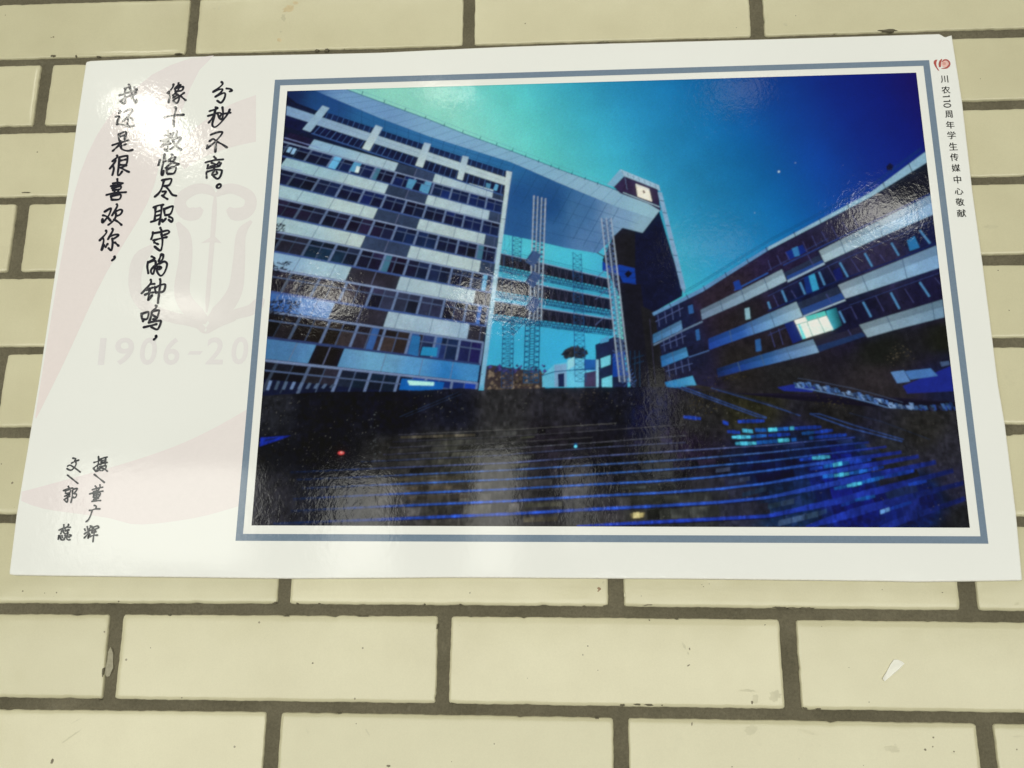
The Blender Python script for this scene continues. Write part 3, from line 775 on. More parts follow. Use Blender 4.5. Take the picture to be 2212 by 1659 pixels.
GLASS = [((640, 260), (28, 26, 74)), ((800, 300), (30, 34, 92)), ((1000, 370), (30, 42, 104)), ((640, 330), (26, 22, 58)), ((800, 400), (26, 26, 84)), ((1000, 460), (26, 28, 86)), ((620, 450), (30, 24, 44)), ((780, 490), (34, 26, 52)),
         ((900, 540), (28, 30, 76)), ((1030, 560), (26, 20, 56)), ((620, 540), (30, 30, 40)), ((700, 560), (30, 38, 72)), ((860, 590), (34, 26, 48)), ((1020, 620), (28, 28, 62)), ((600, 640), (34, 28, 40)), ((720, 640), (42, 36, 44)),
         ((860, 670), (40, 42, 62)), ((1000, 690), (40, 38, 52)), ((600, 740), (26, 24, 26)), ((700, 740), (44, 38, 34)), ((860, 750), (48, 40, 38)), ((960, 770), (38, 40, 90)), ((1030, 780), (34, 22, 72)), ((600, 830), (24, 26, 34)), ((800, 840), (24, 28, 50)), ((950, 840), (24, 48, 130)), ((1030, 840), (30, 50, 130))]
WPAN = [((700, 300), (150, 180, 190)), ((860, 350), (176, 194, 192)), ((1040, 430), (178, 194, 192)), ((660, 360), (164, 190, 186)), ((900, 440), (188, 202, 192)), ((620, 430), (172, 194, 188)), ((760, 450), (190, 204, 190)), ((980, 520), (190, 202, 190)),
        ((620, 490), (176, 196, 188)), ((780, 510), (192, 202, 186)), ((1000, 580), (188, 200, 188)), ((610, 570), (150, 178, 190)), ((700, 600), (170, 192, 190)), ((940, 630), (178, 192, 186)), ((1010, 650), (180, 194, 188)), ((600, 670), (76, 102, 168)), ((680, 680), (120, 150, 190)),
        ((860, 700), (168, 184, 184)), ((960, 720), (172, 188, 190)), ((1010, 725), (160, 182, 190)), ((600, 770), (86, 124, 158)), ((700, 780), (96, 142, 172)), ((820, 790), (112, 164, 184)), ((900, 800), (100, 156, 190)), ((960, 805), (70, 130, 190)), ((1020, 810), (84, 142, 186))]
WPAN = [(q, (c[0] * .90, c[1] * .94, c[2])) for q, c in WPAN]
I = Ink()
# dark wall of the whole block
poly(I, [(600, 190), (640, 222), (760, 268), (900, 312), (1000, 345), (1096, 375), (1040, 845), (540, 856)], (28, 26, 60), 10)
for k in range(0, 8):
    t0, t1 = (k, k + .59) if k else (.55, .93)
    if k == 0:
        continue
    tr_ = t0 + (t1 - t0) * .34
    n = int((SR - SL) * 2)
    for i in range(n + 1):
        s0 = SR - (i + 1) * .5
        s1 = s0 + .5
        c0 = fa((s0 + s1) / 2, (t0 + t1) / 2)
        if c0[0] < 545 or k == 7 and t0 > 7.6:
            continue
        base = field(GLASS, c0, 3.5)
        if k == 7: t1b = t0 + .36
        else: t1b = t1
        fq(I, s0, s1, t0, tr_, jit(base, .35), 12)
        fq(I, s0, s1, tr_, t1b, jit(base, .30), 12)
        if prng.random() < .11 and k < 7:
            w = prng.uniform(.16, .34)
            cc = jit((86, 142, 172) if c0[1] < 640 else (70, 96, 160), .25)
            if c0[0] < 640: cc = (60, 60, 140)
            fq(I, s0 + .04, s0 + .04 + w, t0 + .02, t1b - .02, cc, 13)
    # mullions, transom, sill and head lines
    for i in range(n + 1):
        s = SR - i * .5
        p = fa(s, t0)
        if p[0] < 560: continue
        big = i % 2 == 0
        f = .75 if k < 6 else .55
        fade = max(.45, min(1, (p[0] - 560) / 260 + .35))
        mc = tuple(v * fade for v in ((100, 118, 152) if big else (74, 86, 118)))
        hw = .045 if big else .018
        fq(I, s - hw, s + hw, t0 + (.0 if not big else .0), t1, mc, 14)
    fq(I, SL, SR, tr_ - .012, tr_ + .012, (80, 94, 128), 15)
    fq(I, SL, SR, t0 - .012, t0 + .035, (128, 146, 176) if k < 6 else (110, 128, 160), 16)
    if k < 7:
        fq(I, SL, SR, t1 - .05, t1 + .01, (74, 88, 146) if k < 6 else (56, 60, 110), 16)
# panels
DK = (54, 60, 92)
seam = [-5.8, -4.5, -3.2, -1.9, -.6, 2.42, 3.8, 5.0]
for k in range(1, 8):
    t0, t1 = k - .41, k - .02
    sdr = 2.0 if k < 7 else .95
    if k == 1: wl = -4.1
    elif k == 2: wl = -4.6
    else: wl = -8
    def white(s0, s1):
        n = max(1, int((s1 - s0) / .45))
        for i in range(n):
            a, b = s0 + (s1 - s0) * i / n, s0 + (s1 - s0) * (i + 1) / n
            q = [(a, t0), (b, t0), (b, t1), (a, t1)]
            pts = [fa(*x) for x in q]
            poly(I, pts, [field(WPAN, p, 4) for p in pts], 17)
        for s in seam:
            if s0 + .1 < s < s1 - .1:
                fq(I, s - .012, s + .012, t0, t1, (96, 112, 132), 19)
    white(max(wl, SL), 0)
    dk = DK if k < 5 else ((44, 42, 52) if k < 7 else (26, 24, 24))
    fq(I, 0, sdr / 2 - .01, t0, t1, jit(dk, .08), 17)
    fq(I, sdr / 2 + .01, sdr, t0, t1, jit(dk, .08), 17)
    fq(I, sdr / 2 - .015, sdr / 2 + .015, t0, t1, (92, 100, 130), 18)
    if k < 7:
        white(sdr, 5.38)
        fq(I, 5.38, SR, t0, t1, jit(dk, .1), 17)
        fq(I, 5.9, 5.93, t0, t1, (80, 88, 120), 18)
    else:
        white(sdr, SR)
    if wl > SL:
        fq(I, SL, wl, t0, t1, (34, 26, 56), 17)
# top storey: windows, white band, four white bars
def tq(pts, col, lvl): poly(I, [T(1, 0, *p) for p in pts], col, lvl)
tq([(600, 968), (2165, 1478), (2150, 1545), (590, 1022)], (28, 34, 92), 17)
tq([(265, 995), (2150, 1600), (2145, 1690), (245, 1090)], (24, 24, 76), 17)
tq([(490, 1150), (2140, 1690), (2140, 1665), (490, 1105)], (26, 26, 80), 17)
for i in range(34):
    f = (i + .5) / 34
    a = lerp((600, 968), (2165, 1478), f); b = lerp((575, 1022), (2150, 1545), f)
    line(I, [T(1, 0, *a), T(1, 0, *b)], 1.3 if i % 2 else .8, (74, 98, 156), 18)
    a = lerp((530, 1085), (2150, 1600), f); b = lerp((470, 1150), (2135, 1690), f)
    line(I, [T(1, 0, *a), T(1, 0, *b)], 1.4 if i % 3 == 0 else .8, (80, 100, 158), 18)
line(I, [T(1, 0, 480, 1152), T(1, 0, 2135, 1688)], 2.2, (70, 90, 150), 19)
tq([(265, 915), (2160, 1536), (2155, 1602), (262, 995)], [(116, 148, 178), (178, 196, 194), (176, 194, 194), (120, 150, 180)], 20)
line(I, [T(1, 0, 265, 950), T(1, 0, 2155, 1566)], .7, (120, 140, 160), 21)
for b in ([(575, 912), (635, 935), (470, 1142), (402, 1118)], [(1035, 1080), (1095, 1103), (980, 1305), (918, 1283)], [(1455, 1232), (1512, 1245), (1440, 1450), (1378, 1430)], [(1785, 1345), (1838, 1357), (1785, 1560), (1737, 1545)]):
    tq(b, [(150, 174, 190), (150, 174, 190), (182, 200, 198), (182, 200, 198)] if b[0][0] > 600 else (140, 168, 186), 22)
line(I, [T(1, 0, 245, 1190), T(1, 0, 550, 1280)], 1.6, (120, 132, 180), 22)
line(I, [T(1, 0, 230, 1437), T(1, 0, 400, 1480)], 1.6, (120, 132, 180), 22)
tq([(285, 1270), (315, 1275), (290, 1320), (262, 1312)], (140, 180, 210), 22)
tq([(325, 1280), (352, 1288), (325, 1335), (300, 1328)], (140, 180, 210), 22)
tq([(870, 1435), (900, 1443), (885, 1495), (855, 1488)], (196, 214, 214), 22)
for q in ([(850, 1400), (915, 1415), (860, 1490), (805, 1475)], [(1320, 1545), (1390, 1560), (1345, 1635), (1295, 1620)], [(1430, 1590), (1490, 1610), (1470, 1659), (1410, 1650)], [(1990, 1580), (2030, 1592), (2020, 1630), (1985, 1618)], [(2070, 1590), (2095, 1600), (2080, 1650), (2050, 1640)]):
    tq(q, jit((88, 148, 184), .15), 21)
# lit rooms and blue glow low on the right
poly(I, [(880, 822), (938, 826), (937, 833), (885, 832)], (176, 240, 220), 23)
poly(I, [(868, 818), (960, 826), (955, 845), (862, 842)], (30, 96, 180), 22)
poly(I, [T(1, 1, 1440, 1340), T(1, 1, 1570, 1345), T(1, 1, 1560, 1420), T(1, 1, 1420, 1410)], (50, 140, 190), 22)
poly(I, [T(1, 1, 1350, 1240), T(1, 1, 1420, 1250), T(1, 1, 1400, 1420), T(1, 1, 1315, 1400)], (60, 110, 170), 22)
# corner pillar
poly(I, [(1094, 369), (1106, 372), (1099, 415), (1046, 829), (1045, 843), (1034, 843), (1036.5, 829), (1090, 415)], [(186, 200, 200), (170, 190, 196), (176, 196, 198), (110, 166, 196), (80, 160, 190), (80, 160, 190), (120, 172, 198), (186, 204, 200)], 24)
for k in range(2, 8):
    p = fa(SR, k - .2)
    line(I, [(p[0] - 1, p[1] - 1), (p[0] + 10, p[1] + 1)], .9, (60, 76, 110), 25)
# light shapes at the foot of the block
for k in range(9):
    x = 575 + k * 17
    poly(I, [(x, 842 - k * .6), (x + 7, 822 + k), (x + 13, 823 + k), (x + 6, 843 - k * .5)], jit((86, 104, 134), .3), 25)
# leaves at the left edge
for (x0, y0, x1, y1, n) in ((596, 484, 616, 500, 22), (588, 566, 628, 590, 46), (580, 648, 650, 682, 110)):
    for _ in range(n):
        f = prng.random() ** 1.6
        x, y = x0 + (x1 - x0) * f, y0 + (y1 - y0) * prng.random()
        a = prng.uniform(0, 6.28)
        poly(I, [(x + 6 * math.cos(a), y + 3.4 * math.sin(a)), (x + 2 * math.cos(a + 2), y + 2 * math.sin(a + 2)), (x + 5 * math.cos(a + 3.6), y + 3 * math.sin(a + 3.6))], jit((24, 26, 36), .3), 26)
I.build('left_block', picture, PHOTO)

# ---- tower with the clock
I = Ink()
poly(I, [(1324, 512), (1345, 492), (1388, 503), (1424, 456), (1474, 622), (1474, 640), (1414, 674), (1440, 836), (1362, 836), (1350, 760), (1338, 640), (1301, 562)], (27, 24, 58), 10)
poly(I, [(1324, 512), (1345, 492), (1372, 500), (1372, 600), (1338, 598), (1312, 560)], (30, 30, 36), 11)
poly(I, [(1340, 612), (1384, 614), (1394, 690), (1400, 836), (1362, 836), (1350, 760)], (26, 26, 36), 11)
poly(I, [(1384, 660), (1414, 674), (1440, 836), (1404, 836)], (30, 30, 34), 12)
poly(I, [T(2, 1, 780, 600), T(2, 1, 840, 640), T(2, 1, 930, 630), T(2, 1, 1060, 660), T(2, 1, 1070, 800), T(2, 1, 960, 780), T(2, 1, 930, 720), T(2, 1, 780, 680)], (34, 62, 160), 12)
poly(I, [T(2, 1, 1005, 675), T(2, 1, 1040, 705), T(2, 1, 1000, 745), T(2, 1, 970, 710)], (20, 20, 40), 13)
for k in range(3):
    y = 585 + k * 12
    line(I, [(1336, y), (1372, y + 4)], 1, (26, 36, 100), 13)
# head
poly(I, [T(2, 0, 870, 1610), T(2, 0, 970, 1520), T(2, 0, 1255, 1625), T(2, 0, 1265, 1659), (1427, 456), (1400, 440), (1340, 418)], (48, 36, 66), 12)
poly(I, [T(2, 0, 820, 1595), T(2, 0, 935, 1463), T(2, 0, 972, 1520), T(2, 0, 880, 1615)], (120, 166, 190), 13)
poly(I, [T(2, 0, 935, 1463), T(2, 0, 1270, 1602), T(2, 0, 1282, 1655), T(2, 0, 1250, 1632), T(2, 0, 968, 1522)], (150, 180, 196), 14)
for k in range(7):
    a = lerp(T(2, 0, 950, 1478), T(2, 0, 1262, 1606), k / 6.5)
    line(I, [a, (a[0] + 2, a[1] + 7)], 1, (70, 96, 124), 15)
line(I, [T(2, 0, 975, 1525), T(2, 0, 995, 1640)], .8, (110, 130, 170), 14)
poly(I, [(1373, 397), (1402, 408), (1408.5, 436), (1377.5, 425)], (226, 222, 204), 15)
poly(I, [(1388, 412), (1391, 411), (1394, 417), (1390, 418)], (60, 30, 30), 16)
poly(I, [(1373, 397), (1402, 408), (1403, 413), (1374, 402)], (206, 208, 200), 16)
line(I, [T(2, 1, 960, 5), T(2, 1, 1275, 130)], 2, (150, 176, 188), 15)
line(I, [T(2, 1, 960, 0), T(2, 1, 1280, 122)], 1.1, (36, 40, 70), 17)
# light edge strip with joints
poly(I, [(1420.5, 415), (1429.5, 416), (1481, 622), (1478, 634), (1471, 622)], [(132, 166, 190), (132, 166, 190), (120, 156, 184), (110, 146, 176), (116, 150, 180)], 18)
for y in (433, 459, 487, 517, 551, 587):
    x = 1421 + (y - 415) / 207 * 50
    line(I, [(x, y), (x + 9, y + 1.5)], 1.3, (36, 44, 78), 19)
line(I, [T(2, 1, 735, 525), T(2, 1, 800, 560), T(2, 1, 800, 545)], 2.4, (60, 52, 40), 19)
I.build('clock_tower', picture, PHOTO)

# ---- footbridges and lattice columns in the gate
I = Ink()
C1, C2 = (116, 134, 160), (44, 60, 104)
def bridge(a, b, th, lvl):
    poly(I, [a, b, (b[0], b[1] + th * .78), (a[0], a[1] + th)], [(34, 34, 46), (28, 28, 50), (26, 26, 46), (36, 34, 42)], lvl)
    line(I, [a, b], 2.0, (120, 134, 164), lvl + 1)
    for k in range(16):
        f = (k + .5) / 16
        p = lerp(a, b, f)
        line(I, [p, (p[0] + 4, p[1] + th)], .9, (62, 62, 84), lvl + 1)
        line(I, [(p[0] + 8, p[1] + 1), (p[0] + 4, p[1] + th)], .9, (62, 62, 84), lvl + 1)
    # lace below and rail above
    q0, q1 = (a[0], a[1] + th), (b[0], b[1] + th * .78)
    for k in range(30):
        p, r, s = lerp(q0, q1, k / 30), lerp(q0, q1, (k + .5) / 30), lerp(q0, q1, (k + 1) / 30)
        h = 13 + prng.uniform(-2, 2)
        line(I, [(p[0], p[1]), (r[0], r[1] + h), (s[0], s[1])], 1.7, (32, 52, 104), lvl + 2)
        line(I, [(p[0], p[1] + h), (r[0], r[1] + 2), (s[0], s[1] + h)], 1.3, (40, 66, 120), lvl + 2)
    for h, c in ((4, (44, 70, 122)), (9, (60, 96, 150)), (13, (40, 62, 112))):
        line(I, [(q0[0], q0[1] + h), (q1[0], q1[1] + h)], 1.3, c, lvl + 2)
    line(I, [(a[0], a[1] - 8), (b[0], b[1] - 9)], .8, (40, 70, 116), lvl + 1)
    line(I, [(a[0], a[1] - 4), (b[0], b[1] - 4.5)], .6, (50, 90, 130), lvl + 1)
bridge((1076, 546), (1318, 603), 27, 3)
bridge((1068, 597), (1322, 646), 31, 6)
bridge((1060, 649), (1324, 690), 29, 9)
lattice(I, T(2, 1, 525, 520), T(2, 1, 598, 535), T(2, 1, 545, 1640), T(2, 1, 640, 1640), 22, (50, 76, 132), (44, 66, 120), 1.4, 13)
lattice(I, T(2, 1, 5, 380), T(2, 1, 82, 395), T(2, 1, 0, 580), T(2, 1, 75, 600), 5, (56, 84, 140), C2, 1.4, 13)
lattice(I, T(2, 1, 190, 30), T(2, 1, 290, 55), T(2, 1, 150, 1110), T(2, 1, 252, 1110), 26, (150, 164, 178), (60, 74, 108), 2.6, 16, 2)
lattice(I, T(2, 1, 118, 1110), T(2, 1, 240, 1110), T(2, 1, 100, 1650), T(2, 1, 228, 1650), 12, (40, 70, 116), (44, 74, 122), 2.2, 16, 2)
lattice(I, T(2, 1, 772, 225), T(2, 1, 856, 225), T(2, 1, 930, 1640), T(2, 1, 1020, 1640), 32, (150, 164, 178), (76, 92, 128), 2.5, 22, 1)
lattice(I, (1087, 690), (1110, 690), (1083, 838), (1107, 838), 14, (46, 62, 112), (44, 58, 108), 1.6, 13)
lattice(I, (1102, 690), (1130, 700), (1106, 720), (1108, 725), 3, (46, 62, 112), (44, 58, 108), 1.4, 13)
lattice(I, T(2, 0, 2212 - 2212 - 40, 1659), T(2, 1, 10, 380), T(2, 1, -100, 1100), T(2, 1, -20, 1500), 2, (60, 90, 140), C2, .6, 13)
for y in (560, 740, 960):      # landing brackets on the columns
    poly(I, [T(2, 1, 110, y + 40), T(2, 1, 180, y - 60), T(2, 1, 255, y - 20), T(2, 1, 190, y + 90)], (70, 84, 130), 20)
    line(I, [T(2, 1, 110, y + 50), T(2, 1, 180, y - 40)], 1.6, (40, 46, 86), 21)
    line(I, [T(2, 1, 720, y + 190), T(2, 1, 810, y + 110), T(2, 1, 900, y + 150)], 1.6, (84, 96, 140), 21)
I.build('footbridges_and_lattice_columns', picture, PHOTO)

# ---- small lit block behind the tower foot
I = Ink()
poly(I, [T(2, 1, 720, 1320), T(2, 1, 880, 1250), T(2, 1, 1180, 1330), T(2, 1, 1190, 1690), T(2, 1, 730, 1690)], (38, 34, 78), 8)
poly(I, [T(2, 1, 760, 1280), T(2, 1, 840, 1240), T(2, 1, 835, 1290), T(2, 1, 765, 1310)], (84, 150, 190), 9)
poly(I, [T(2, 1, 726, 1450), T(2, 1, 748, 1450), T(2, 1, 748, 1690), T(2, 1, 730, 1690)], (140, 190, 210), 9)
poly(I, [T(2, 1, 765, 1440), T(2, 1, 850, 1410), T(2, 1, 850, 1490), T(2, 1, 770, 1520)], (110, 196, 212), 9)
poly(I, [T(2, 1, 775, 1615), T(2, 1, 865, 1585), T(2, 1, 865, 1690), T(2, 1, 778, 1690)], (110, 196, 212), 9)
poly(I, [T(2, 1, 870, 1400), T(2, 1, 1140, 1345), T(2, 1, 1150, 1560), T(2, 1, 870, 1600)], (34, 66, 160), 10)
poly(I, [T(2, 1, 970, 1410), T(2, 1, 1125, 1365), T(2, 1, 1130, 1490), T(2, 1, 985, 1550)], [(70, 180, 210), (60, 170, 190), (70, 210, 190), (60, 150, 200)], 11)
poly(I, [T(2, 1, 1000, 1600), T(2, 1, 1140, 1570), T(2, 1, 1150, 1690), T(2, 1, 1000, 1690)], [(60, 150, 200), (60, 170, 190), (130, 220, 220), (90, 190, 210)], 11)
for x in (1020, 1060, 1100):
    line(I, [T(2, 1, x, 1370), T(2, 1, x + 5, 1690)], 1.6, (30, 50, 96), 12)
for y in (1430, 1480):
    line(I, [T(2, 1, 1040, y + 10), T(2, 1, 1140, y - 20)], 1.4, (30, 50, 96), 12)
for k in range(10):
    p = T(2, 1, 870 + k * 13, 1370 + k * 30)
    line(I, [p, (p[0] + 22, p[1] + 14)], .8, (100, 120, 180), 13)
    line(I, [(p[0] + 22, p[1] - 4), (p[0] - 2, p[1] + 18)], .8, (80, 100, 170), 13)
I.build('lit_side_block', picture, PHOTO)

# ---- right block
I = Ink()
ROOF = [(1409, 676), (1516, 622), (1659, 534), (1879, 417), (2002, 326)]
poly(I, [(1409, 682), (1516, 628), (1659, 540), (1879, 424), (2010, 345), (2082, 870), (1440, 845)], (30, 26, 44), 10)
RG = [((1450, 700), (34, 30, 72)), ((1560, 640), (44, 36, 48)), ((1700, 570), (38, 30, 58)), ((1850, 470), (44, 40, 66)), ((1990, 390), (26, 26, 40)), ((1480, 780), (34, 30, 66)), ((1600, 700), (36, 32, 36)), ((1750, 640), (30, 26, 70)), ((1900, 560), (46, 40, 70)), ((2010, 510), (34, 28, 78)),
      ((1600, 790), (36, 34, 34)), ((1720, 740), (36, 32, 40)), ((1850, 690), (30, 24, 56)), ((2020, 620), (34, 26, 62)), ((1500, 820), (36, 32, 56)), ((1700, 800), (34, 34, 36)), ((1900, 760), (28, 30, 28)), ((2050, 740), (30, 32, 26)), ((2060, 800), (32, 28, 64)), ((1900, 820), (44, 40, 44))]
sheet(I, [(1412, 680), (1516, 626), (1659, 540), (1879, 424), (2008, 345)], [(1446, 845), (1600, 850), (1780, 850), (1950, 860), (2080, 870)], 56, 22, lambda p: jit(field(RG, p, 4), .12), 11)
# roof edge strip and railing
RB = [(1412, 682), (1518, 630), (1659, 541), (1882, 425), (2010, 346)]
for a, b, c, d in zip(ROOF, ROOF[1:], RB, RB[1:]):
    poly(I, [a, b, d, c], (136, 172, 190) if a[0] > 1600 else (96, 136, 176), 14)
for f in (.06, .12, .18, .26, .34, .41, .51, .60, .70, .83, .93):
    a, b = along(ROOF, f), along(RB, f)
    line(I, [(a[0] - 1, a[1] - 3), (b[0] + 1.5, b[1] + 1)], 1.6, (26, 34, 60), 15)
for dy in (7, 11):
    line(I, [(1478, 640 - dy), (1516, 618 - dy), (1659, 530 - dy), (1879, 412 - dy), (1990, 330 - dy)], .8, (26, 60, 112), 14)
poly(I, [(1914, 360), (1922, 352), (1930, 358), (1926, 368), (1916, 368)], (30, 24, 70), 15)
BL = (160, 184, 192)
def band(top, bot, cols, lvl=16, seams=()):
    n = len(top)
    dim = lambda c: (c[0] * .88, c[1] * .92, c[2] * .97)
    cols = [dim(c) for c in cols] if isinstance(cols, list) else dim(cols)
    for i in range(n - 1):
        ca, cb = (cols[i], cols[i + 1]) if isinstance(cols, list) else (cols, cols)
        poly(I, [top[i], top[i + 1], bot[i + 1], bot[i]], [ca, cb, cb, ca], lvl)
    if bot[0][1] - top[0][1] > 15:
        for i in range(n - 1):
            ca, cb = (cols[i], cols[i + 1]) if isinstance(cols, list) else (cols, cols)
            m = [lerp(top[i + j], bot[i + j], .42) for j in (0, 1)]
            sh = lambda c: tuple(v * .84 for v in c)
            poly(I, [top[i], top[i + 1], m[1], m[0]], [sh(ca), sh(cb), sh(cb), sh(ca)], lvl + .6)
    for f in seams:
        a, b = along(top, f), along(bot, f)
        line(I, [a, (b[0] + .5, b[1])], 1.6, (70, 92, 116), lvl + 1.2)
def shade_band(top, bot, f0, f1, col, lvl=17):
    """darker upper half of a panel run, as printed"""
    m = lambda f: lerp(along(top, f), along(bot, f), .45)
    poly(I, [along(top, f0), along(top, f1), m(f1), m(f0)], col, lvl)
# first storey panels
band([(1410, 723), (1471, 692)], [(1411, 742), (1474, 712)], [(84, 126, 170), (110, 150, 184)], seams=(.3, .62))
band([(1513, 670), (1600, 627), (1689, 582)], [(1517, 691), (1606, 652), (1699, 607)], [(120, 140, 156), (142, 164, 172), (172, 192, 194)], seams=(.24, .5, .78))
band([(1769, 542), (1868, 492), (2012, 420)], [(1781, 567), (1886, 519), (2017, 463)], [(176, 194, 192), (168, 190, 196), (150, 180, 200)], seams=(.19, .53, .86))
poly(I, [(1692, 590), (1768, 552), (1780, 570), (1702, 606)], (46, 48, 80), 16)
poly(I, [(1699, 597), (1776, 562), (1781, 568), (1702, 607)], (54, 72, 140), 17)
band([(1700, 606), (1780, 567)], [(1702, 610), (1782, 571)], (160, 180, 190), 18)
band([(1411, 744), (1474, 713), (1517, 693)], [(1412, 747), (1475, 716), (1518, 696)], (110, 130, 150), 18)
# second storey
band([(1427, 770), (1482, 750)], [(1430, 793), (1487, 770)], [(70, 120, 184), (90, 150, 190)], seams=(.45,))
band([(1530, 732), (1600, 704), (1659, 678), (1720, 652)], [(1532, 756), (1604, 730), (1659, 712), (1734, 684)], [(58, 76, 164), (74, 104, 182), (120, 160, 190), (168, 192, 194)], seams=(.24, .48, .70))
band([(1810, 616), (1860, 596), (2024, 530)], [(1826, 645), (1884, 626), (2030, 578)], [(170, 184, 186), (158, 184, 192), (140, 174, 198)], seams=(.24, .65))
poly(I, [(1722, 655), (1808, 619), (1824, 645), (1736, 682)], (44, 46, 78), 16)
poly(I, [(1730, 668), (1818, 633), (1825, 645), (1736, 682)], (56, 72, 138), 17)
line(I, [(1735, 684), (1800, 658), (1826, 648)], 3.2, (150, 172, 186), 18)
line(I, [(1487, 772), (1532, 757)], 2.4, (80, 100, 150), 18)
# third storey
band([(1436, 826), (1496, 812)], [(1442, 840), (1504, 832)], [(60, 130, 190), (90, 170, 200)])
band([(1548, 797), (1600, 780), (1659, 762), (1756, 733)], [(1551, 815), (1604, 801), (1659, 788), (1769, 761)], [(44, 48, 116), (54, 72, 150), (78, 112, 176), (140, 172, 190)], seams=(.22, .46, .72))
band([(1856, 702), (1920, 682), (2036, 647)], [(1874, 729), (1934, 712), (2040, 685)], [(150, 168, 170), (148, 170, 176), (126, 156, 170)], seams=(.33, .87))
poly(I, [(1760, 736), (1856, 706), (1870, 722), (1770, 758)], (38, 36, 56), 16)
poly(I, [(1764, 748), (1862, 718), (1870, 726), (1770, 760)], (44, 50, 104), 17)
# panels seen dimly at the foot
poly(I, [(1924, 804), (1952, 800), (1966, 824), (1938, 828)], (96, 130, 180), 16)
poly(I, [(1954, 802), (2010, 796), (2026, 812), (1966, 820)], (84, 116, 176), 16)
poly(I, [(1950, 834), (2056, 790), (2060, 845), (1960, 850)], (44, 44, 140), 14)
poly(I, [(2030, 782), (2050, 780), (2052, 788), (2034, 792)], (70, 84, 120), 15)
# mullions of the window rows
for (a, b) in (((620, 610), (690, 735)), ((835, 530), (900, 645)), ((1065, 440), (1130, 550)), ((1310, 330), (1400, 445)), ((440, 690), (490, 805)), ((275, 780), (320, 885)), ((120, 850), (160, 950)), ((0, 950), (20, 1010)),
               ((1310, 780), (1395, 905)), ((1060, 870), (1135, 1010)), ((820, 950), (890, 1080)), ((615, 1030), (665, 1130))):
    line(I, [T(3, 1, *a), T(3, 1, *b)], 4.2, (86, 132, 180), 19)
for (a, b) in (((515, 640), (590, 770)), ((715, 575), (790, 690)), ((965, 540), (1010, 600)), ((200, 850), (245, 920)), ((45, 890), (90, 990)), ((930, 900), (1000, 1030)), ((1180, 835), (1260, 960)), ((715, 990), (770, 1100)), ((1440, 740), (1490, 800)),
               ((640, 260), (690, 335)), ((550, 300), (600, 395)), ((460, 340), (510, 430)), ((380, 380), (420, 470)), ((300, 430), (340, 520)), ((150, 520), (190, 590)), ((80, 550), (115, 630)), ((0, 590), (30, 680)), ((730, 200), (770, 290)), ((90, 1180), (130, 1320)), ((165, 1150), (215, 1290)), ((20, 1210), (60, 1340)), ((340, 540), (400, 650)), ((500, 880), (560, 980)), ((690, 1190), (720, 1240))):
    line(I, [T(3, 1, *a), T(3, 1, *b)], 1.2, (76, 74, 130), 19)
for (a, b) in (((0, 680), (520, 400)), ((130, 630), (900, 260)), ((0, 900), (600, 600)), ((520, 640), (1420, 250)), ((700, 980), (1480, 700)), ((600, 1040), (720, 990)), ((0, 1240), (240, 1130))):
    line(I, [T(3, 1, *a), T(3, 1, *b)], 1.1, (60, 64, 124), 18)
line(I, [T(3, 1, 130, 635), T(3, 1, 880, 270), T(3, 1, 1400, 15)], 3.0, (48, 56, 128), 18)
line(I, [T(3, 1, 0, 1030), T(3, 1, 600, 770), T(3, 1, 1140, 575), T(3, 1, 1450, 440)], 2.4, (34, 36, 104), 18)
line(I, [T(2, 1, 1920, 850), T(2, 1, 2212, 700)], 3.0, (58, 84, 160), 18)
poly(I, [T(2, 1, 1910, 780), T(2, 1, 1960, 760), T(2, 1, 1990, 840), T(2, 1, 1930, 850)], (44, 64, 150), 18)
for q, c in (([(150, 520), (300, 455), (330, 520), (180, 590)], (28, 44, 130)), ([(205, 490), (255, 470), (275, 550), (230, 560)], (70, 120, 180)), ([(345, 730), (400, 705), (440, 840), (385, 860)], (60, 150, 190)), ([(310, 740), (350, 725), (385, 860), (330, 880)], (28, 50, 130)),
             ([(1200, 420), (1265, 380), (1310, 480), (1225, 510)], (60, 120, 180)), ([(560, 680), (620, 650), (650, 740), (590, 770)], (28, 30, 110))):
    poly(I, [T(3, 1, *p) for p in q], c, 19)
for (x, y, w, h) in ((1520, 985, 40, 60), (1585, 1195, 30, 80), (2010, 1010, 40, 85), (2100, 1280, 45, 90)):
    poly(I, [T(2, 1, x, y), T(2, 1, x + w, y - 12), T(2, 1, x + w + 10, y + h), T(2, 1, x + 10, y + h + 10)], (62, 96, 160) if x != 2010 else (130, 170, 180), 19)
for y0, x0, x1, sl in ((1110, 1240, 1480, .5), (1320, 1290, 1500, .42), (1540, 1330, 1560, .3)):
    line(I, [T(2, 1, x0, y0 + 10), T(2, 1, x1, y0 + 10 - sl * (x1 - x0))], 1.4, (84, 92, 140), 19)
    for k in range(4):
        x = x0 + (x1 - x0) * (k + .3) / 4
        y = y0 - sl * (x - x0)
        line(I, [T(2, 1, x, y - 45), T(2, 1, x + 16, y + 65)], 1.3, (84, 92, 140), 19)
line(I, [T(2, 1, 1190, 1100), T(2, 1, 1240, 1659)], 1.6, (50, 50, 70), 19)
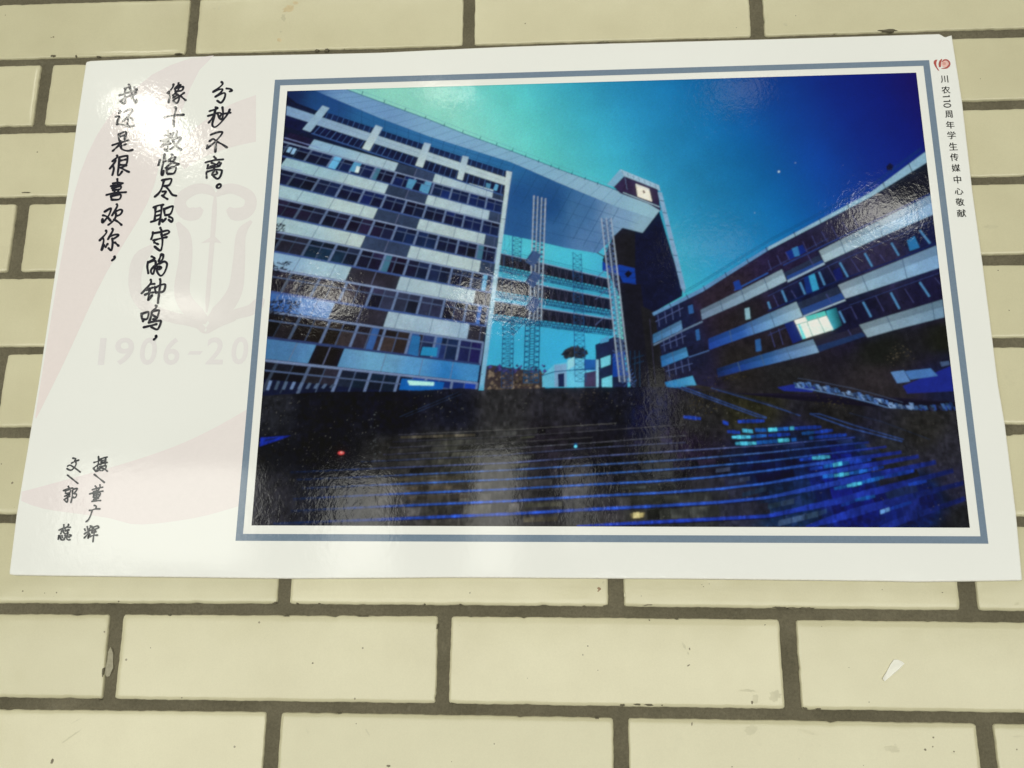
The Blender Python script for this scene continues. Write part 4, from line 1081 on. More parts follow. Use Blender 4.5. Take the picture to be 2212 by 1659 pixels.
# lit room with its glow
poly(I, [T(3, 1, 500, 1030), T(3, 1, 590, 1000), T(3, 1, 640, 1150), T(3, 1, 550, 1200)], [(60, 170, 180), (36, 80, 110), (34, 60, 90), (60, 160, 180)], 19)
poly(I, [T(3, 1, 140, 1135), T(3, 1, 225, 1115), T(3, 1, 300, 1275), T(3, 1, 215, 1310)], (34, 36, 120), 19)
poly(I, [T(3, 1, 225, 1110), T(3, 1, 320, 1080), T(3, 1, 340, 1115), T(3, 1, 245, 1150)], (232, 240, 222), 20)
poly(I, [T(3, 1, 322, 1078), T(3, 1, 490, 1030), T(3, 1, 505, 1065), T(3, 1, 340, 1115)], (84, 190, 180), 20)
poly(I, [T(3, 1, 245, 1150), T(3, 1, 505, 1070), T(3, 1, 565, 1190), T(3, 1, 300, 1272)], [(222, 246, 232), (236, 244, 224), (214, 240, 224), (230, 246, 232)], 20)
poly(I, [T(3, 1, 258, 1146), T(3, 1, 275, 1142), T(3, 1, 330, 1262), T(3, 1, 300, 1272)], (110, 214, 216), 21)
for a, b in (((335, 1120), (385, 1245)), ((430, 1090), (490, 1215)), ((410, 1050), (435, 1095))):
    line(I, [T(3, 1, *a), T(3, 1, *b)], 1.8, (120, 160, 150), 21)
line(I, [T(3, 1, 245, 1148), T(3, 1, 505, 1068)], 1.6, (110, 160, 150), 21)
# pale balustrade and shapes at the foot
BU = [T(3, 2, 240, -10), T(3, 2, 420, 20), T(3, 2, 700, 75), T(3, 2, 900, 125), T(3, 2, 1150, 200), T(3, 2, 1620, 190)]
for k in range(150):
    f = prng.random()
    p = along(BU, f)
    h, w = prng.uniform(4, 12), prng.uniform(2, 7)
    y = p[1] + prng.uniform(-3, 5)
    poly(I, [(p[0], y + 5), (p[0] + w, y + 6), (p[0] - 3 + w, y - h + 6), (p[0] - 8 + w * .4, y - h + 5)], jit(prng.choice(((112, 140, 178), (74, 96, 150), (52, 62, 104))) if f < .75 else prng.choice(((50, 62, 130), (64, 84, 130), (40, 40, 60))), .25), 22)
line(I, [(p[0] - 2, p[1] + 9) for p in BU[:5]], 2.0, (96, 124, 170), 23)
line(I, [(p[0] + 4, p[1] - 10) for p in BU[:5]], 1.0, (70, 82, 110), 23)
poly(I, [T(3, 2, 80, 30), T(3, 2, 240, 0), T(3, 2, 420, 30), T(3, 2, 380, 70), T(3, 2, 140, 60)], (44, 46, 140), 21)
I.build('right_block', picture, PHOTO)

# ---- dark steps in front
I = Ink()
HZ = [(556, 856), (700, 846), (860, 846), (1000, 838), (1045, 842), (1180, 838), (1300, 836), (1445, 836), (1600, 852), (1800, 872), (2010, 888), (2075, 886)]
GRD = [((570, 880), (38, 38, 40)), ((700, 880), (20, 20, 24)), ((850, 900), (18, 18, 26)), ((980, 890), (26, 26, 34)), ((1080, 880), (46, 44, 42)), ((1200, 880), (40, 38, 40)), ((1330, 890), (26, 26, 32)), ((1400, 900), (28, 22, 52)), ((1500, 900), (40, 38, 36)), ((1620, 890), (44, 42, 28)),
       ((1800, 900), (34, 32, 30)), ((2000, 930), (40, 38, 34)), ((560, 980), (22, 22, 24)), ((700, 980), (18, 18, 22)), ((850, 980), (42, 40, 36)), ((980, 980), (60, 58, 48)), ((1090, 960), (58, 56, 50)), ((1180, 960), (34, 30, 34)), ((1300, 970), (26, 24, 28)), ((1480, 970), (32, 26, 36)),
       ((1640, 1000), (28, 24, 66)), ((1800, 1000), (30, 28, 104)), ((1920, 990), (40, 40, 40)), ((2050, 980), (46, 44, 48)), ((580, 1080), (44, 42, 44)), ((700, 1080), (34, 34, 38)), ((850, 1080), (66, 62, 56)), ((980, 1080), (66, 62, 52)), ((1100, 1080), (64, 60, 54)), ((1250, 1080), (52, 50, 46)),
       ((1400, 1080), (46, 46, 38)), ((1500, 1090), (50, 50, 44)), ((1600, 1080), (44, 44, 52)), ((1700, 1090), (40, 42, 84)), ((1850, 1080), (32, 28, 104)), ((2000, 1080), (32, 28, 90)), ((2060, 1040), (44, 42, 56)), ((2080, 1120), (34, 34, 34)), ((1400, 1000), (34, 34, 32)), ((1300, 1120), (56, 52, 48))]
GRD = [(q, (c[0] * .93, c[1] * .97, c[2] * 1.06)) for q, c in GRD]
BOT = [(540, 1140), (700, 1140), (860, 1140), (1000, 1140), (1045, 1140), (1180, 1140), (1300, 1140), (1445, 1140), (1600, 1141), (1800, 1142), (2010, 1144), (2100, 1144)]
sheet(I, HZ, BOT, 120, 30, lambda p: jit(field(GRD, p, 4), .18), 24)
# nosing lines of the steps: left run, centre, right run
T2 = lambda x, y: T(2, 2, x, y)
T1 = lambda x, y: T(1, 2, x, y)
T3 = lambda x, y: T(3, 2, x, y)
NOS = [
 ([T1(1230, 440), T1(2212, 395), T2(900, 340)], 1.0, (92, 92, 88)),
 ([T1(1180, 500), T1(2212, 452), T2(860, 395), T2(1500, 350)], 1.0, (74, 74, 78)),
 ([T1(1150, 550), T1(2212, 505), T2(700, 460)], 1.0, (78, 78, 78)),
 ([T1(1100, 610), T1(2212, 555), T2(800, 500), T2(1500, 445)], 1.2, (84, 86, 94)),
 ([T1(900, 672), T1(2212, 612), T2(0, 605), T2(800, 545), T2(1500, 505)], 1.3, (72, 78, 108)),
 ([T1(300, 760), T1(900, 735), T1(2212, 680), T2(700, 625), T2(1500, 575), T2(2212, 530), T3(750, 460)], 1.6, (92, 100, 150)),
 ([T1(350, 825), T1(1100, 795), T1(2212, 742), T2(700, 700), T2(1500, 652), T2(2212, 592), T3(870, 500)], 1.9, (80, 104, 172)),
 ([T1(400, 900), T1(1100, 870), T1(2212, 822), T2(700, 780), T2(1500, 728), T2(2212, 665), T3(1020, 540)], 2.4, (72, 104, 186)),
 ([T1(320, 992), T1(1100, 955), T1(2212, 907), T2(700, 868), T2(1300, 838), T2(1700, 806), T2(2212, 748), T3(1150, 590)], 3.2, (66, 98, 194)),
 ([T1(300, 1095), T1(1100, 1058), T1(2212, 1010), T2(700, 968), T2(1300, 940), T2(1800, 906), T2(2212, 858), T3(1300, 625)], 4.0, (64, 92, 192)),
 ([T1(150, 1205), T1(1200, 1165), T1(2212, 1122), T2(700, 1082), T2(1300, 1052), T2(1800, 1022), T2(2212, 982), T3(1450, 675)], 5.4, (58, 80, 186)),
 ([T2(560, 1228), T2(1300, 1190), T2(2212, 1142), T3(700, 990), T3(1600, 745)], 6.4, (50, 64, 180)),
 ([T3(330, 1236), T3(900, 1065), T3(1690, 850)], 7.0, (44, 56, 168)),
 ([T3(960, 1250), T3(1300, 1130), T3(1700, 985)], 7.0, (42, 40, 130)),
]
def taper(I, pts, w, col, lvl):
    Q = []
    n = 60
    for k in range(n + 1):
        Q.append(along(pts, k / n))
    for k, (a, b) in enumerate(zip(Q, Q[1:])):
        e = min(1, (k + 1) / 10)
        right = max(0, (a[0] - 1640) / 400)
        left = max(0, (960 - a[0]) / 330)
        cc = lerp(col, (44, 50, 150), min(1, right * 1.6)); cc = lerp(cc, (38, 32, 100), max(0, min(1, (a[0] - 1850) / 200)))
        cc = lerp(cc, (34, 38, 92), min(1, left))
        if prng.random() < .12: cc = jit(cc, .18)
        ww = w * (.45 + .55 * e) * prng.uniform(.92, 1.06) * (1 + 1.6 * max(0, min(1, (a[0] - 1640) / 200)) * max(0, 1 - max(0, a[0] - 1860) / 230) * (w > 2.5))
        line(I, [a, b], ww, cc, lvl)
# stone blocks of the risers between nosings
def y_at(P, x):
    for a, b in zip(P, P[1:]):
        if a[0] <= x <= b[0]:
            return a[1] + (b[1] - a[1]) * (x - a[0]) / (b[0] - a[0])
    return None
for (A, wa, _), (B, wb, _) in zip(NOS, NOS[1:]):
    x = 700 + prng.uniform(0, 30)
    while x < 1960:
        w = prng.uniform(18, 46)
        ya, yb, yc, yd = y_at(A, x), y_at(A, x + w), y_at(B, x + w), y_at(B, x)
        if None not in (ya, yb, yc, yd) and 3 < yd - ya < 60:
            base = field(GRD, (x, ya), 4)
            k = prng.uniform(.72, 1.25) if prng.random() < .8 else prng.uniform(1.15, 1.5)
            if prng.random() < .8:
                g, e = prng.uniform(.18, .3), prng.uniform(.82, .92)
                sk = -(x - 1250) * .006
                poly(I, [(x + sk, ya + (yd - ya) * g), (x + w - 1 + sk, yb + (yc - yb) * g), (x + w - 1 - sk, yb + (yc - yb) * e), (x - sk, ya + (yd - ya) * e)], [tuple(min(150, v * k * q) for v in base) for q in (1, prng.uniform(.8, 1.15), prng.uniform(.7, 1.1), prng.uniform(.75, 1.1))], 26)
        x += w
for P, w, c in NOS:
    taper(I, P, w, c, 28)
    taper(I, [(p[0] + 1, p[1] + w * .5 + 1.2) for p in P], max(1, w * .35), (20, 18, 34), 27)
# wet highlights
CY = (74, 176, 208); CB = (44, 92, 178); CN = (40, 60, 160)
HL = [(2, 1480, 285, 1630, 300, CN), (2, 1820, 330, 1870, 345, CN), (2, 1950, 325, 2180, 318, CN), (2, 1860, 412, 1970, 420, CN), (2, 1990, 402, 2080, 410, CY), (2, 2100, 400, 2200, 398, CB), (2, 1900, 460, 2060, 458, CY), (2, 2060, 455, 2200, 445, CB), (2, 1930, 515, 2110, 512, CY), (2, 2110, 508, 2212, 500, CB),
      (3, 0, 397, 80, 392, CY), (3, 80, 392, 180, 386, CB), (3, 185, 385, 225, 382, CY), (3, 225, 384, 460, 372, CN), (3, 0, 445, 190, 434, CN), (3, 290, 428, 400, 418, CB), (3, 400, 418, 560, 400, CN), (3, 85, 490, 185, 484, CY), (3, 200, 484, 245, 480, CB), (3, 355, 468, 395, 465, CB), (3, 395, 462, 680, 440, CN), (3, 0, 500, 80, 495, CB),
      (3, 270, 655, 380, 642, CN), (3, 380, 640, 535, 628, CY), (3, 360, 735, 470, 720, CN), (3, 480, 715, 560, 700, CB), (3, 560, 702, 640, 685, CY), (3, 640, 690, 700, 678, CB), (3, 700, 680, 890, 652, CN), (3, 470, 800, 570, 790, CB), (3, 570, 792, 700, 775, CY), (3, 700, 772, 860, 745, CB), (3, 860, 745, 1000, 715, CN), (3, 570, 905, 680, 885, CB), (3, 680, 882, 810, 855, CY), (3, 810, 850, 1000, 805, CB), (3, 1000, 805, 1260, 748, CN),
      (3, 630, 1050, 750, 1010, CN), (3, 750, 1005, 925, 968, CB), (3, 1210, 870, 1370, 838, CN), (3, 970, 1108, 1050, 1080, (110, 150, 210)), (3, 1050, 1080, 1240, 1020, CN)]
for c, xa, ya, xb, yb, col in HL:
    a, b = T(c, 2, xa, ya), T(c, 2, xb, yb)
    h = 2.6 + 1.4 * (c == 3) * (ya > 600) + 1.0 * (ya < 600)
    n = max(1, int((b[0] - a[0]) / 9))
    for k in range(n):
        p, q = lerp(a, b, k / n), lerp(a, b, (k + .93) / n)
        e = .75 if k in (0, n - 1) and n > 2 else 1
        poly(I, [(p[0], p[1] - h * e), (q[0], q[1] - h * e), (q[0] + 1, q[1] + h * e), (p[0] + 1, p[1] + h * e)], jit(col, .18), 30)
# paler stones, lamp reflections, leaves
for c, xa, ya, xb, yb, h, col in ((1, 1250, 462, 1900, 440, 5, (74, 70, 60)), (2, 75, 465, 200, 455, 4, (66, 68, 58)), (2, 0, 640, 170, 628, 5, (70, 72, 68)), (2, 0, 705, 150, 695, 5, (78, 78, 66)), (2, 0, 780, 130, 770, 5, (64, 68, 66)), (2, 110, 1050, 440, 1035, 9, (66, 66, 56)), (2, 100, 1175, 400, 1165, 10, (78, 74, 62)), (2, 890, 905, 1160, 890, 5, (58, 62, 60)),
                                  (2, 1760, 750, 1890, 735, 8, (52, 58, 78)), (2, 1870, 850, 2060, 815, 9, (50, 54, 78)), (2, 1990, 960, 2200, 905, 10, (46, 52, 84)), (3, 0, 1060, 230, 1010, 11, (56, 66, 100)), (3, 90, 1205, 440, 1120, 12, (60, 72, 108)), (3, 440, 1120, 510, 1095, 10, (50, 60, 110)), (1, 1180, 830, 1850, 800, 6, (66, 62, 50)), (1, 1300, 905, 1900, 880, 7, (64, 58, 48)), (1, 1300, 990, 1850, 970, 8, (56, 52, 46))):
    a, b = T(c, 2, xa, ya), T(c, 2, xb, yb)
    n = max(1, int((b[0] - a[0]) / 22))
    for k in range(n):
        p, q = lerp(a, b, k / n), lerp(a, b, (k + .95) / n)
        poly(I, [(p[0], p[1] - h / 2), (q[0], q[1] - h / 2), (q[0], q[1] + h / 2), (p[0], p[1] + h / 2)], jit(col, .22), 29)
def dot(x, y, rx_, ry_, col, lvl):
    poly(I, [(x + rx_ * math.cos(k * math.pi / 5), y + ry_ * math.sin(k * math.pi / 5)) for k in range(10)], col, lvl)
dot(*T1(735, 596), 7, 3.6, (220, 80, 80), 31)
dot(*T1(740, 592), 3, 1.8, (250, 170, 160), 32)
poly(I, [T2(1048, 1112), T2(1100, 1108), T2(1102, 1156), T2(1046, 1160)], (222, 210, 150), 31)
poly(I, [T2(1100, 1116), T2(1135, 1112), T2(1130, 1152), T2(1100, 1154)], (170, 158, 104), 31)
poly(I, [T2(1020, 1120), T2(1150, 1110), T2(1140, 1150), T2(1030, 1160)], (112, 104, 74), 30.5)
dot(*T2(550, 540), 3.2, 3, (90, 190, 220), 31)
dot(*T2(550, 520), 4, 1.5, (40, 70, 130), 31)
for (cx, cy, sx, sy, n, col) in ((*T2(1650, 150), 40, 26, 90, (66, 60, 36)), (*T2(650, 120), 70, 24, 60, (62, 58, 52)), (*T2(1050, 950), 60, 20, 24, (88, 84, 70)), (*T3(560, 160), 50, 18, 60, (56, 52, 36)), (*T1(1030, 520), 14, 60, 34, (90, 96, 100)), (*T(3, 1, 1120, 1420), 26, 24, 60, (72, 66, 54)), (*T(2, 1, 1850, 1600), 40, 10, 40, (58, 52, 34))):
    for _ in range(n):
        x, y = prng.gauss(cx, sx * .5), prng.gauss(cy, sy * .5)
        a = prng.uniform(-.5, .5)
        L = prng.uniform(1, 3.4)
        line(I, [(x, y), (x + L * math.cos(a), y + L * math.sin(a))], prng.uniform(.7, 1.5), jit(col, .35), 31)
# handrails and the dark blue bank on the left
RL = (64, 82, 150)
for pts, w in (([T2(1400, 18), T2(2110, 280), T2(2200, 296)], 1.5), ([T2(1460, 20), T2(2130, 265), T2(2200, 290)], 1.5), ([T2(1720, 35), T2(2212, 180), T3(280, 275)], 1.2), ([T2(1760, 35), T2(2212, 165), T3(240, 262)], .9), ([T3(360, 258), T3(700, 380), T3(1160, 497)], 1.7), ([T3(440, 258), T3(760, 362), T3(1170, 480)], 1.3), ([T3(360, 258), T3(440, 258)], 2.0), ([T3(700, 250), T3(980, 325), T3(1400, 480)], .8), ([T1(1240, 285), T1(1750, 70)], 1.0), ([T1(1290, 285), T1(1780, 85)], .8)):
    line(I, pts, w, RL if w > 1.1 else (46, 50, 84), 32)
for k in range(26):
    p = lerp(T2(1440, 20), T2(2110, 275), k / 26)
    line(I, [p, (p[0] + 3, p[1] - 2)], 1, (56, 70, 130), 32)
poly(I, [T1(40, 465), T1(300, 446), T1(180, 490), T1(30, 540)], (36, 44, 150), 30)
poly(I, [T1(90, 478), T1(210, 458), T1(150, 480), T1(60, 500)], (26, 30, 92), 31)
for k in range(7):
    line(I, [T2(1480 + k * 20, 10), T2(1700 + k * 30, 60)], .8, (50, 46, 34), 30)
I.build('wet_steps', picture, PHOTO)


# ---- the printed photo is one continuous sheet: the layers are merged, softened as a print is, and laid out as a fine
#      grid of coloured facets; every sub-part keeps the facets that show it
def bake_photo(NX=960, NY=678, SS=3):
    from mathutils.geometry import tessellate_polygon
    Hq = dlt([((u - 450) / 300, (v - 220) / 300) for u, v in PIC_UV], [(0, 0), (1, 0), (1, 1), (0, 1)])
    Hi = np.linalg.inv(Hq)
    w2, h2 = (NX + 1) * SS, (NY + 1) * SS
    img = np.zeros((h2, w2, 3), np.float32)
    pid = np.zeros((h2, w2), np.uint8)
    items = []
    for k, (name, I) in enumerate(STACK):
        for f in I.f:
            P = [I.v[i] for i in f]
            items.append((-P[0][1], k, P, [I.c[i] for i in f]))
    items.sort(key=lambda t: round(t[0], 9))
    for d, k, P, C in items:
        V = np.array([((p[0] * 1000 + BW / 2 - 450) / 300, (BH - p[2] * 1000 - 220) / 300, 1.0) for p in P])
        q = V @ Hq.T
        X = q[:, 0] / q[:, 2] * NX * SS + SS / 2.0
        Y = q[:, 1] / q[:, 2] * NY * SS + SS / 2.0
        C = np.array(C)
        n = len(P)
        tris = [(0, i, i + 1) for i in range(1, n - 1)] if n <= 4 else tessellate_polygon([[Vector((x, y, 0)) for x, y in zip(X, Y)]])
        for a, b, c in tris:
            x0, x1 = max(0, int(min(X[a], X[b], X[c]))), min(w2, int(max(X[a], X[b], X[c])) + 2)
            y0, y1 = max(0, int(min(Y[a], Y[b], Y[c]))), min(h2, int(max(Y[a], Y[b], Y[c])) + 2)
            if x1 <= x0 or y1 <= y0:
                continue
            det = (Y[b] - Y[c]) * (X[a] - X[c]) + (X[c] - X[b]) * (Y[a] - Y[c])
            if abs(det) < 1e-9:
                continue
            gx = np.arange(x0, x1) + .5
            gy = (np.arange(y0, y1) + .5)[:, None]
            l0 = ((Y[b] - Y[c]) * (gx - X[c]) + (X[c] - X[b]) * (gy - Y[c])) / det
            l1 = ((Y[c] - Y[a]) * (gx - X[c]) + (X[a] - X[c]) * (gy - Y[c])) / det
            l2 = 1 - l0 - l1
            m = (l0 >= -1e-6) & (l1 >= -1e-6) & (l2 >= -1e-6)
            if not m.any():
                continue
            if (C[a] == C[b]).all() and (C[b] == C[c]).all():
                img[y0:y1, x0:x1][m] = C[a]
            else:
                col = l0[..., None] * C[a] + l1[..., None] * C[b] + l2[..., None] * C[c]
                img[y0:y1, x0:x1][m] = col[m]
            pid[y0:y1, x0:x1][m] = k
    col = img.reshape(NY + 1, SS, NX + 1, SS, 3).mean((1, 3))
    part = pid[SS // 2::SS, SS // 2::SS]
    def blur(A, s):
        r = int(3 * s + 1)
        kx = np.exp(-.5 * (np.arange(-r, r + 1) / s) ** 2)
        kx /= kx.sum()
        for ax in (0, 1):
            pad = [(0, 0)] * A.ndim
            pad[ax] = (r, r)
            B = np.pad(A, pad, mode='edge')
            A = sum(kx[i] * np.take(B, range(i, i + A.shape[ax]), ax) for i in range(2 * r + 1))
        return A
    rs = np.random.RandomState(3)
    H_, W_ = part.shape
    def cloud(cells, asp=1.0):
        g = rs.randn(int(cells * asp * H_ / W_) + 3, cells + 3)
        y = np.linspace(0, g.shape[0] - 2.001, H_); x = np.linspace(0, g.shape[1] - 2.001, W_)
        yi, xi = y.astype(int), x.astype(int)
        fy, fx = (y - yi)[:, None], (x - xi)[None]
        fy, fx = fy * fy * (3 - 2 * fy), fx * fx * (3 - 2 * fx)
        return (g[yi][:, xi] * (1 - fy) * (1 - fx) + g[yi][:, xi + 1] * (1 - fy) * fx + g[yi + 1][:, xi] * fy * (1 - fx) + g[yi + 1][:, xi + 1] * fy * fx)
    names = [n for n, _ in STACK]
    def is_part(*ns):
        return blur(np.isin(part, [names.index(n) for n in ns]).astype(np.float32), 1.2)
    lum = col.mean(2)
    dark = np.clip(1 - lum / .10, 0, 1)
    steps = is_part('wet_steps')
    blocks = is_part('left_block', 'right_block', 'clock_tower', 'lit_side_block', 'footbridges_and_lattice_columns', 'far_buildings')
    # mottle of the picture itself: stone, glass, foliage; upright streaks on the wet steps
    stone = .45 * cloud(60) + .5 * cloud(150) + .5 * cloud(330, .45) + .28 * cloud(120, .18)
    glass = .4 * cloud(70) + .4 * cloud(170) + .35 * cloud(420)
    soft = blur(col, .6)
    g = steps * .34 * stone + blocks * (.10 + .28 * dark) * glass * .8 + .02 * cloud(40)
    soft = soft * np.exp(np.clip(g, -1.1, 1.0))[..., None]
    fleck = np.clip(cloud(420) - 1.35, 0, 1) * np.clip(cloud(26) * .6 + .35, 0, 1) * steps * np.clip(1 - lum / .12, 0, 1)
    soft += fleck[..., None] * np.array((.055, .055, .050))
    grey = soft.mean(2, keepdims=True)
    soft += (grey - soft) * (.10 * blocks * dark)[..., None]
    skym = is_part('night_sky')
    soft = soft * (1 + skym * np.clip(.05 * cloud(5) + .035 * cloud(12) + .02 * cloud(30), -.15, .15))[..., None]
    glow = blur(np.clip(soft - .30, 0, 1), 7) * .10 + blur(np.clip(soft - .30, 0, 1), 2.2) * .08
    soft = soft + glow
    soft = soft * (1 + .045 * rs.randn(H_, W_, 1)) * (1 + .03 * rs.randn(H_, W_, 3))
    soft = np.clip(blur(soft, .48), .002, .9)
    # mesh
    a, b = np.meshgrid(np.linspace(0, 1, W_), np.linspace(0, 1, H_))
    q = np.stack([a.ravel(), b.ravel(), np.ones(a.size)], 1) @ Hi.T
    u = q[:, 0] / q[:, 2] * 300 + 450
    v = q[:, 1] / q[:, 2] * 300 + 220
    co = np.stack([(u - BW / 2) / 1000, np.full(u.size, -Z_PIC / 1000), (BH - v) / 1000], 1).astype(np.float32)
    rgba = np.concatenate([soft.reshape(-1, 3), np.ones((a.size, 1))], 1).astype(np.float32)
    idx = np.arange(H_ * W_).reshape(H_, W_)
    quads = np.stack([idx[1:, :-1], idx[1:, 1:], idx[:-1, 1:], idx[:-1, :-1]], -1).reshape(-1, 4)
    owner = part[:-1, :-1].ravel()
    parent = poster
    for k, name in enumerate(names):
        Q = quads[owner == k]
        if k and not len(Q):
            continue
        used, inv = np.unique(Q, return_inverse=True)
        me = bpy.data.meshes.new(name)
        nf = len(Q)
        me.vertices.add(len(used)); me.vertices.foreach_set('co', co[used].ravel())
        me.loops.add(nf * 4); me.loops.foreach_set('vertex_index', inv.ravel().astype(np.int32))
        me.polygons.add(nf); me.polygons.foreach_set('loop_start', np.arange(0, nf * 4, 4, dtype=np.int32))
        me.update(calc_edges=True)
        at = me.color_attributes.new('Col', 'FLOAT_COLOR', 'POINT')
        at.data.foreach_set('color', rgba[used].ravel())
        o = link(name, me, parent, PHOTO)
        if k == 0:
            o['label'] = 'printed blue night photo of a modern campus building above wide steps'
            parent = o
bake_photo()

# ================================================================== pale watermark on the white field
I = Ink()
PK = (229, 223, 213); GY = (222, 214, 204); PG = (226, 222, 212)
def wpoly(pts, col, lvl): poly(I, pts, col, lvl, Z_PINK, False)
def smooth(pts, n=8):
    P = [pts[0]] + list(pts) + [pts[-1]]
    out = []
    for i in range(1, len(P) - 2):
        for k in range(n):
            t = k / n
            p = []
            for d in (0, 1):
                a, b, c, e = P[i - 1][d], P[i][d], P[i + 1][d], P[i + 2][d]
                p.append(.5 * (2 * b + (c - a) * t + (2 * a - 5 * b + 4 * c - e) * t * t + (3 * b - a - 3 * c + e) * t ** 3))
            out.append(tuple(p))
    out.append(tuple(P[-1]))
    return out
def swoosh(L, R, col, lvl, n=20):
    A, B = smooth(L), smooth(R)
    for k in range(n):
        f, g = k / n, (k + 1) / n
        c0 = col if not isinstance(col[0], tuple) else lerp(col[0], col[1], f)
        c1 = col if not isinstance(col[0], tuple) else lerp(col[0], col[1], g)
        q = [along(A, f), along(A, g), along(B, g), along(B, f)]
        poly(I, q, [c0, c1, c1, c0], lvl, Z_PINK, False)
# left stroke of the mark, running down the sheet's edge
swoosh([(410, 126), (330, 160), (245, 240), (195, 320), (160, 420), (125, 600), (92, 800), (76, 900)], [(462, 120), (425, 160), (392, 240), (352, 330), (318, 440), (224, 600), (140, 780), (78, 905)], ((229, 223, 214), (230, 220, 209)), 0)
I.build('watermark_swirl', poster, PALE, label='pale pink watermark stroke behind the handwritten verse')
I = Ink()
# upper arm of the loop
swoosh([(553, 205), (480, 235), (410, 290), (386, 350)], [(553, 306), (500, 318), (440, 340), (398, 366)], PK, .3)
I.build('watermark_swirl', poster, PALE, label='pale pink watermark arm beside the short right column')
I = Ink()
# lower arm
swoosh([(541, 880), (460, 926), (375, 965), (262, 1003), (100, 1048), (47, 1062)], [(520, 1092), (425, 1118), (300, 1133), (230, 1118), (100, 1100), (46, 1082)], ((230, 223, 213), (231, 223, 214)), .3)

I.build('watermark_swirl', poster, PALE, label='pale pink watermark sweep behind the two credits')

I = Ink()
def wstroke(pts, w0, w1, col, lvl, n=30):
    A = smooth(pts)
    C = [along(A, k / n) for k in range(n + 1)]
    Lp, Rp = [], []
    for k in range(n + 1):
        a, b = C[max(0, k - 1)], C[min(n, k + 1)]
        dx, dy = b[0] - a[0], b[1] - a[1]
        L = math.hypot(dx, dy) or 1
        w = (w0 + (w1 - w0) * k / n) / 2 * min(1, .35 + 6 * min(k, n - k) / n)
        Lp.append((C[k][0] - dy / L * w, C[k][1] + dx / L * w))
        Rp.append((C[k][0] + dy / L * w, C[k][1] - dx / L * w))
    c = ink(*col)
    for k in range(n):
        I.add([uv(Lp[k]), uv(Lp[k + 1]), uv(Rp[k + 1]), uv(Rp[k])], c, Z_MARK + lvl * LV)
Q = lambda x, y: ((400 + x * 688 / 2212) * 2212 / 4032, (640 + y * 688 / 2212) * 2212 / 4032)
wstroke([Q(1440, 420), Q(1340, 340), Q(1180, 340), Q(1020, 440), Q(1000, 560), Q(1080, 650), Q(1200, 640), Q(1270, 580)], 20, 30, PG, 0)
wstroke([Q(1450, 420), Q(1560, 340), Q(1700, 340), Q(1870, 430), Q(1880, 560), Q(1800, 640), Q(1680, 650), Q(1600, 580)], 20, 30, PG, .2)
wstroke([Q(1440, 400), Q(1420, 760), Q(1380, 1250), Q(1330, 1900)], 11, 10, PG, .4)
wpoly([Q(1260, 1020), Q(1420, 920), Q(1520, 1020), Q(1430, 1010), Q(1400, 1050), Q(1370, 1010)], PG, 2.6)
wstroke([Q(960, 760), Q(1060, 960), Q(1060, 1250), Q(1020, 1650), Q(1150, 1880), Q(1340, 2010)], 24, 40, PG, .6)
wstroke([Q(1900, 740), Q(1770, 900), Q(1740, 1250), Q(1690, 1620), Q(1520, 1880), Q(1350, 2010)], 18, 40, PG, .8)
wstroke([Q(650, 1060), Q(470, 1240), Q(420, 1500), Q(460, 1700), Q(600, 1850), Q(900, 1960), Q(1130, 2010), Q(1310, 2110)], 30, 22, PG, 1.0)
wstroke([Q(2050, 1720), Q(1900, 1860), Q(1700, 1920), Q(1500, 2000), Q(1330, 2110)], 26, 18, PG, 1.2)
wstroke([Q(960, 2010), Q(1150, 2040), Q(1310, 2160)], 5, 9, PG, 1.4)
wstroke([Q(1700, 1990), Q(1500, 2060), Q(1310, 2160)], 5, 9, PG, 1.6)
I.build('watermark_emblem', poster, PALE, label='pale open book and wheat emblem watermark')

# ---- lettering helpers
def glyph(ch, offset=0.0):
    cu = bpy.data.curves.new('glyph', 'FONT')
    cu.body = ch
    cu.size = 1.0
    cu.resolution_u = 4
    cu.offset = offset
    cu.align_x = 'LEFT'
    ob = bpy.data.objects.new('glyph', cu)
    me = bpy.data.meshes.new_from_object(ob)
    V = [(v.co.x, v.co.y) for v in me.vertices]
    Fc = [tuple(p.vertices) for p in me.polygons]
    bpy.data.objects.remove(ob); bpy.data.meshes.remove(me); bpy.data.curves.remove(cu)
    return V, Fc
def put_glyph(I, ch, quad, col, z, offset=0.0, rot=False):
    """fit a glyph's bounding box into a quad (tl, tr, br, bl) in image pixels"""
    V, Fc = glyph(ch, offset)
    if not V:
        return
    xs, ys = [v[0] for v in V], [v[1] for v in V]
    x0, x1, y0, y1 = min(xs), max(xs), min(ys), max(ys)
    pts = []
    for x, y in V:
        f = (x - x0) / ((x1 - x0) or 1); g = (y1 - y) / ((y1 - y0) or 1)
        if rot:
            f, g = 1 - g, f
        a = lerp(quad[0], quad[1], f); b = lerp(quad[3], quad[2], f)
        pts.append(uv(lerp(a, b, g)))
    i0 = len(I.v)
    c = ink(*col)
    for u, v in pts:
        I.v.append(loc3(u, v, z)); I.c.append(c)
    for f in Fc:
        I.f.append(tuple(i0 + k for k in f))

I = Ink()
for ch, x0, x1, y0, y1 in (('1', 850, 905, 1262, 1495), ('9', 985, 1150, 1258, 1495), ('0', 1205, 1350, 1258, 1495), ('6', 1410, 1550, 1258, 1495), ('-', 1625, 1735, 1375, 1405), ('2', 1780, 1930, 1255, 1490), ('0', 1995, 2140, 1250, 1490)):
    sk = -20
    put_glyph(I, ch, [T(0, 1, x0 + 18, y0), T(0, 1, x1 + 18, y0), T(0, 1, x1 + sk * .3, y1), T(0, 1, x0 + sk * .3, y1)], (226, 223, 214), Z_MARK + 3 * LV, .018)
I.build('watermark_date', poster, PALE, label='faint watermark date reading 1906-20')

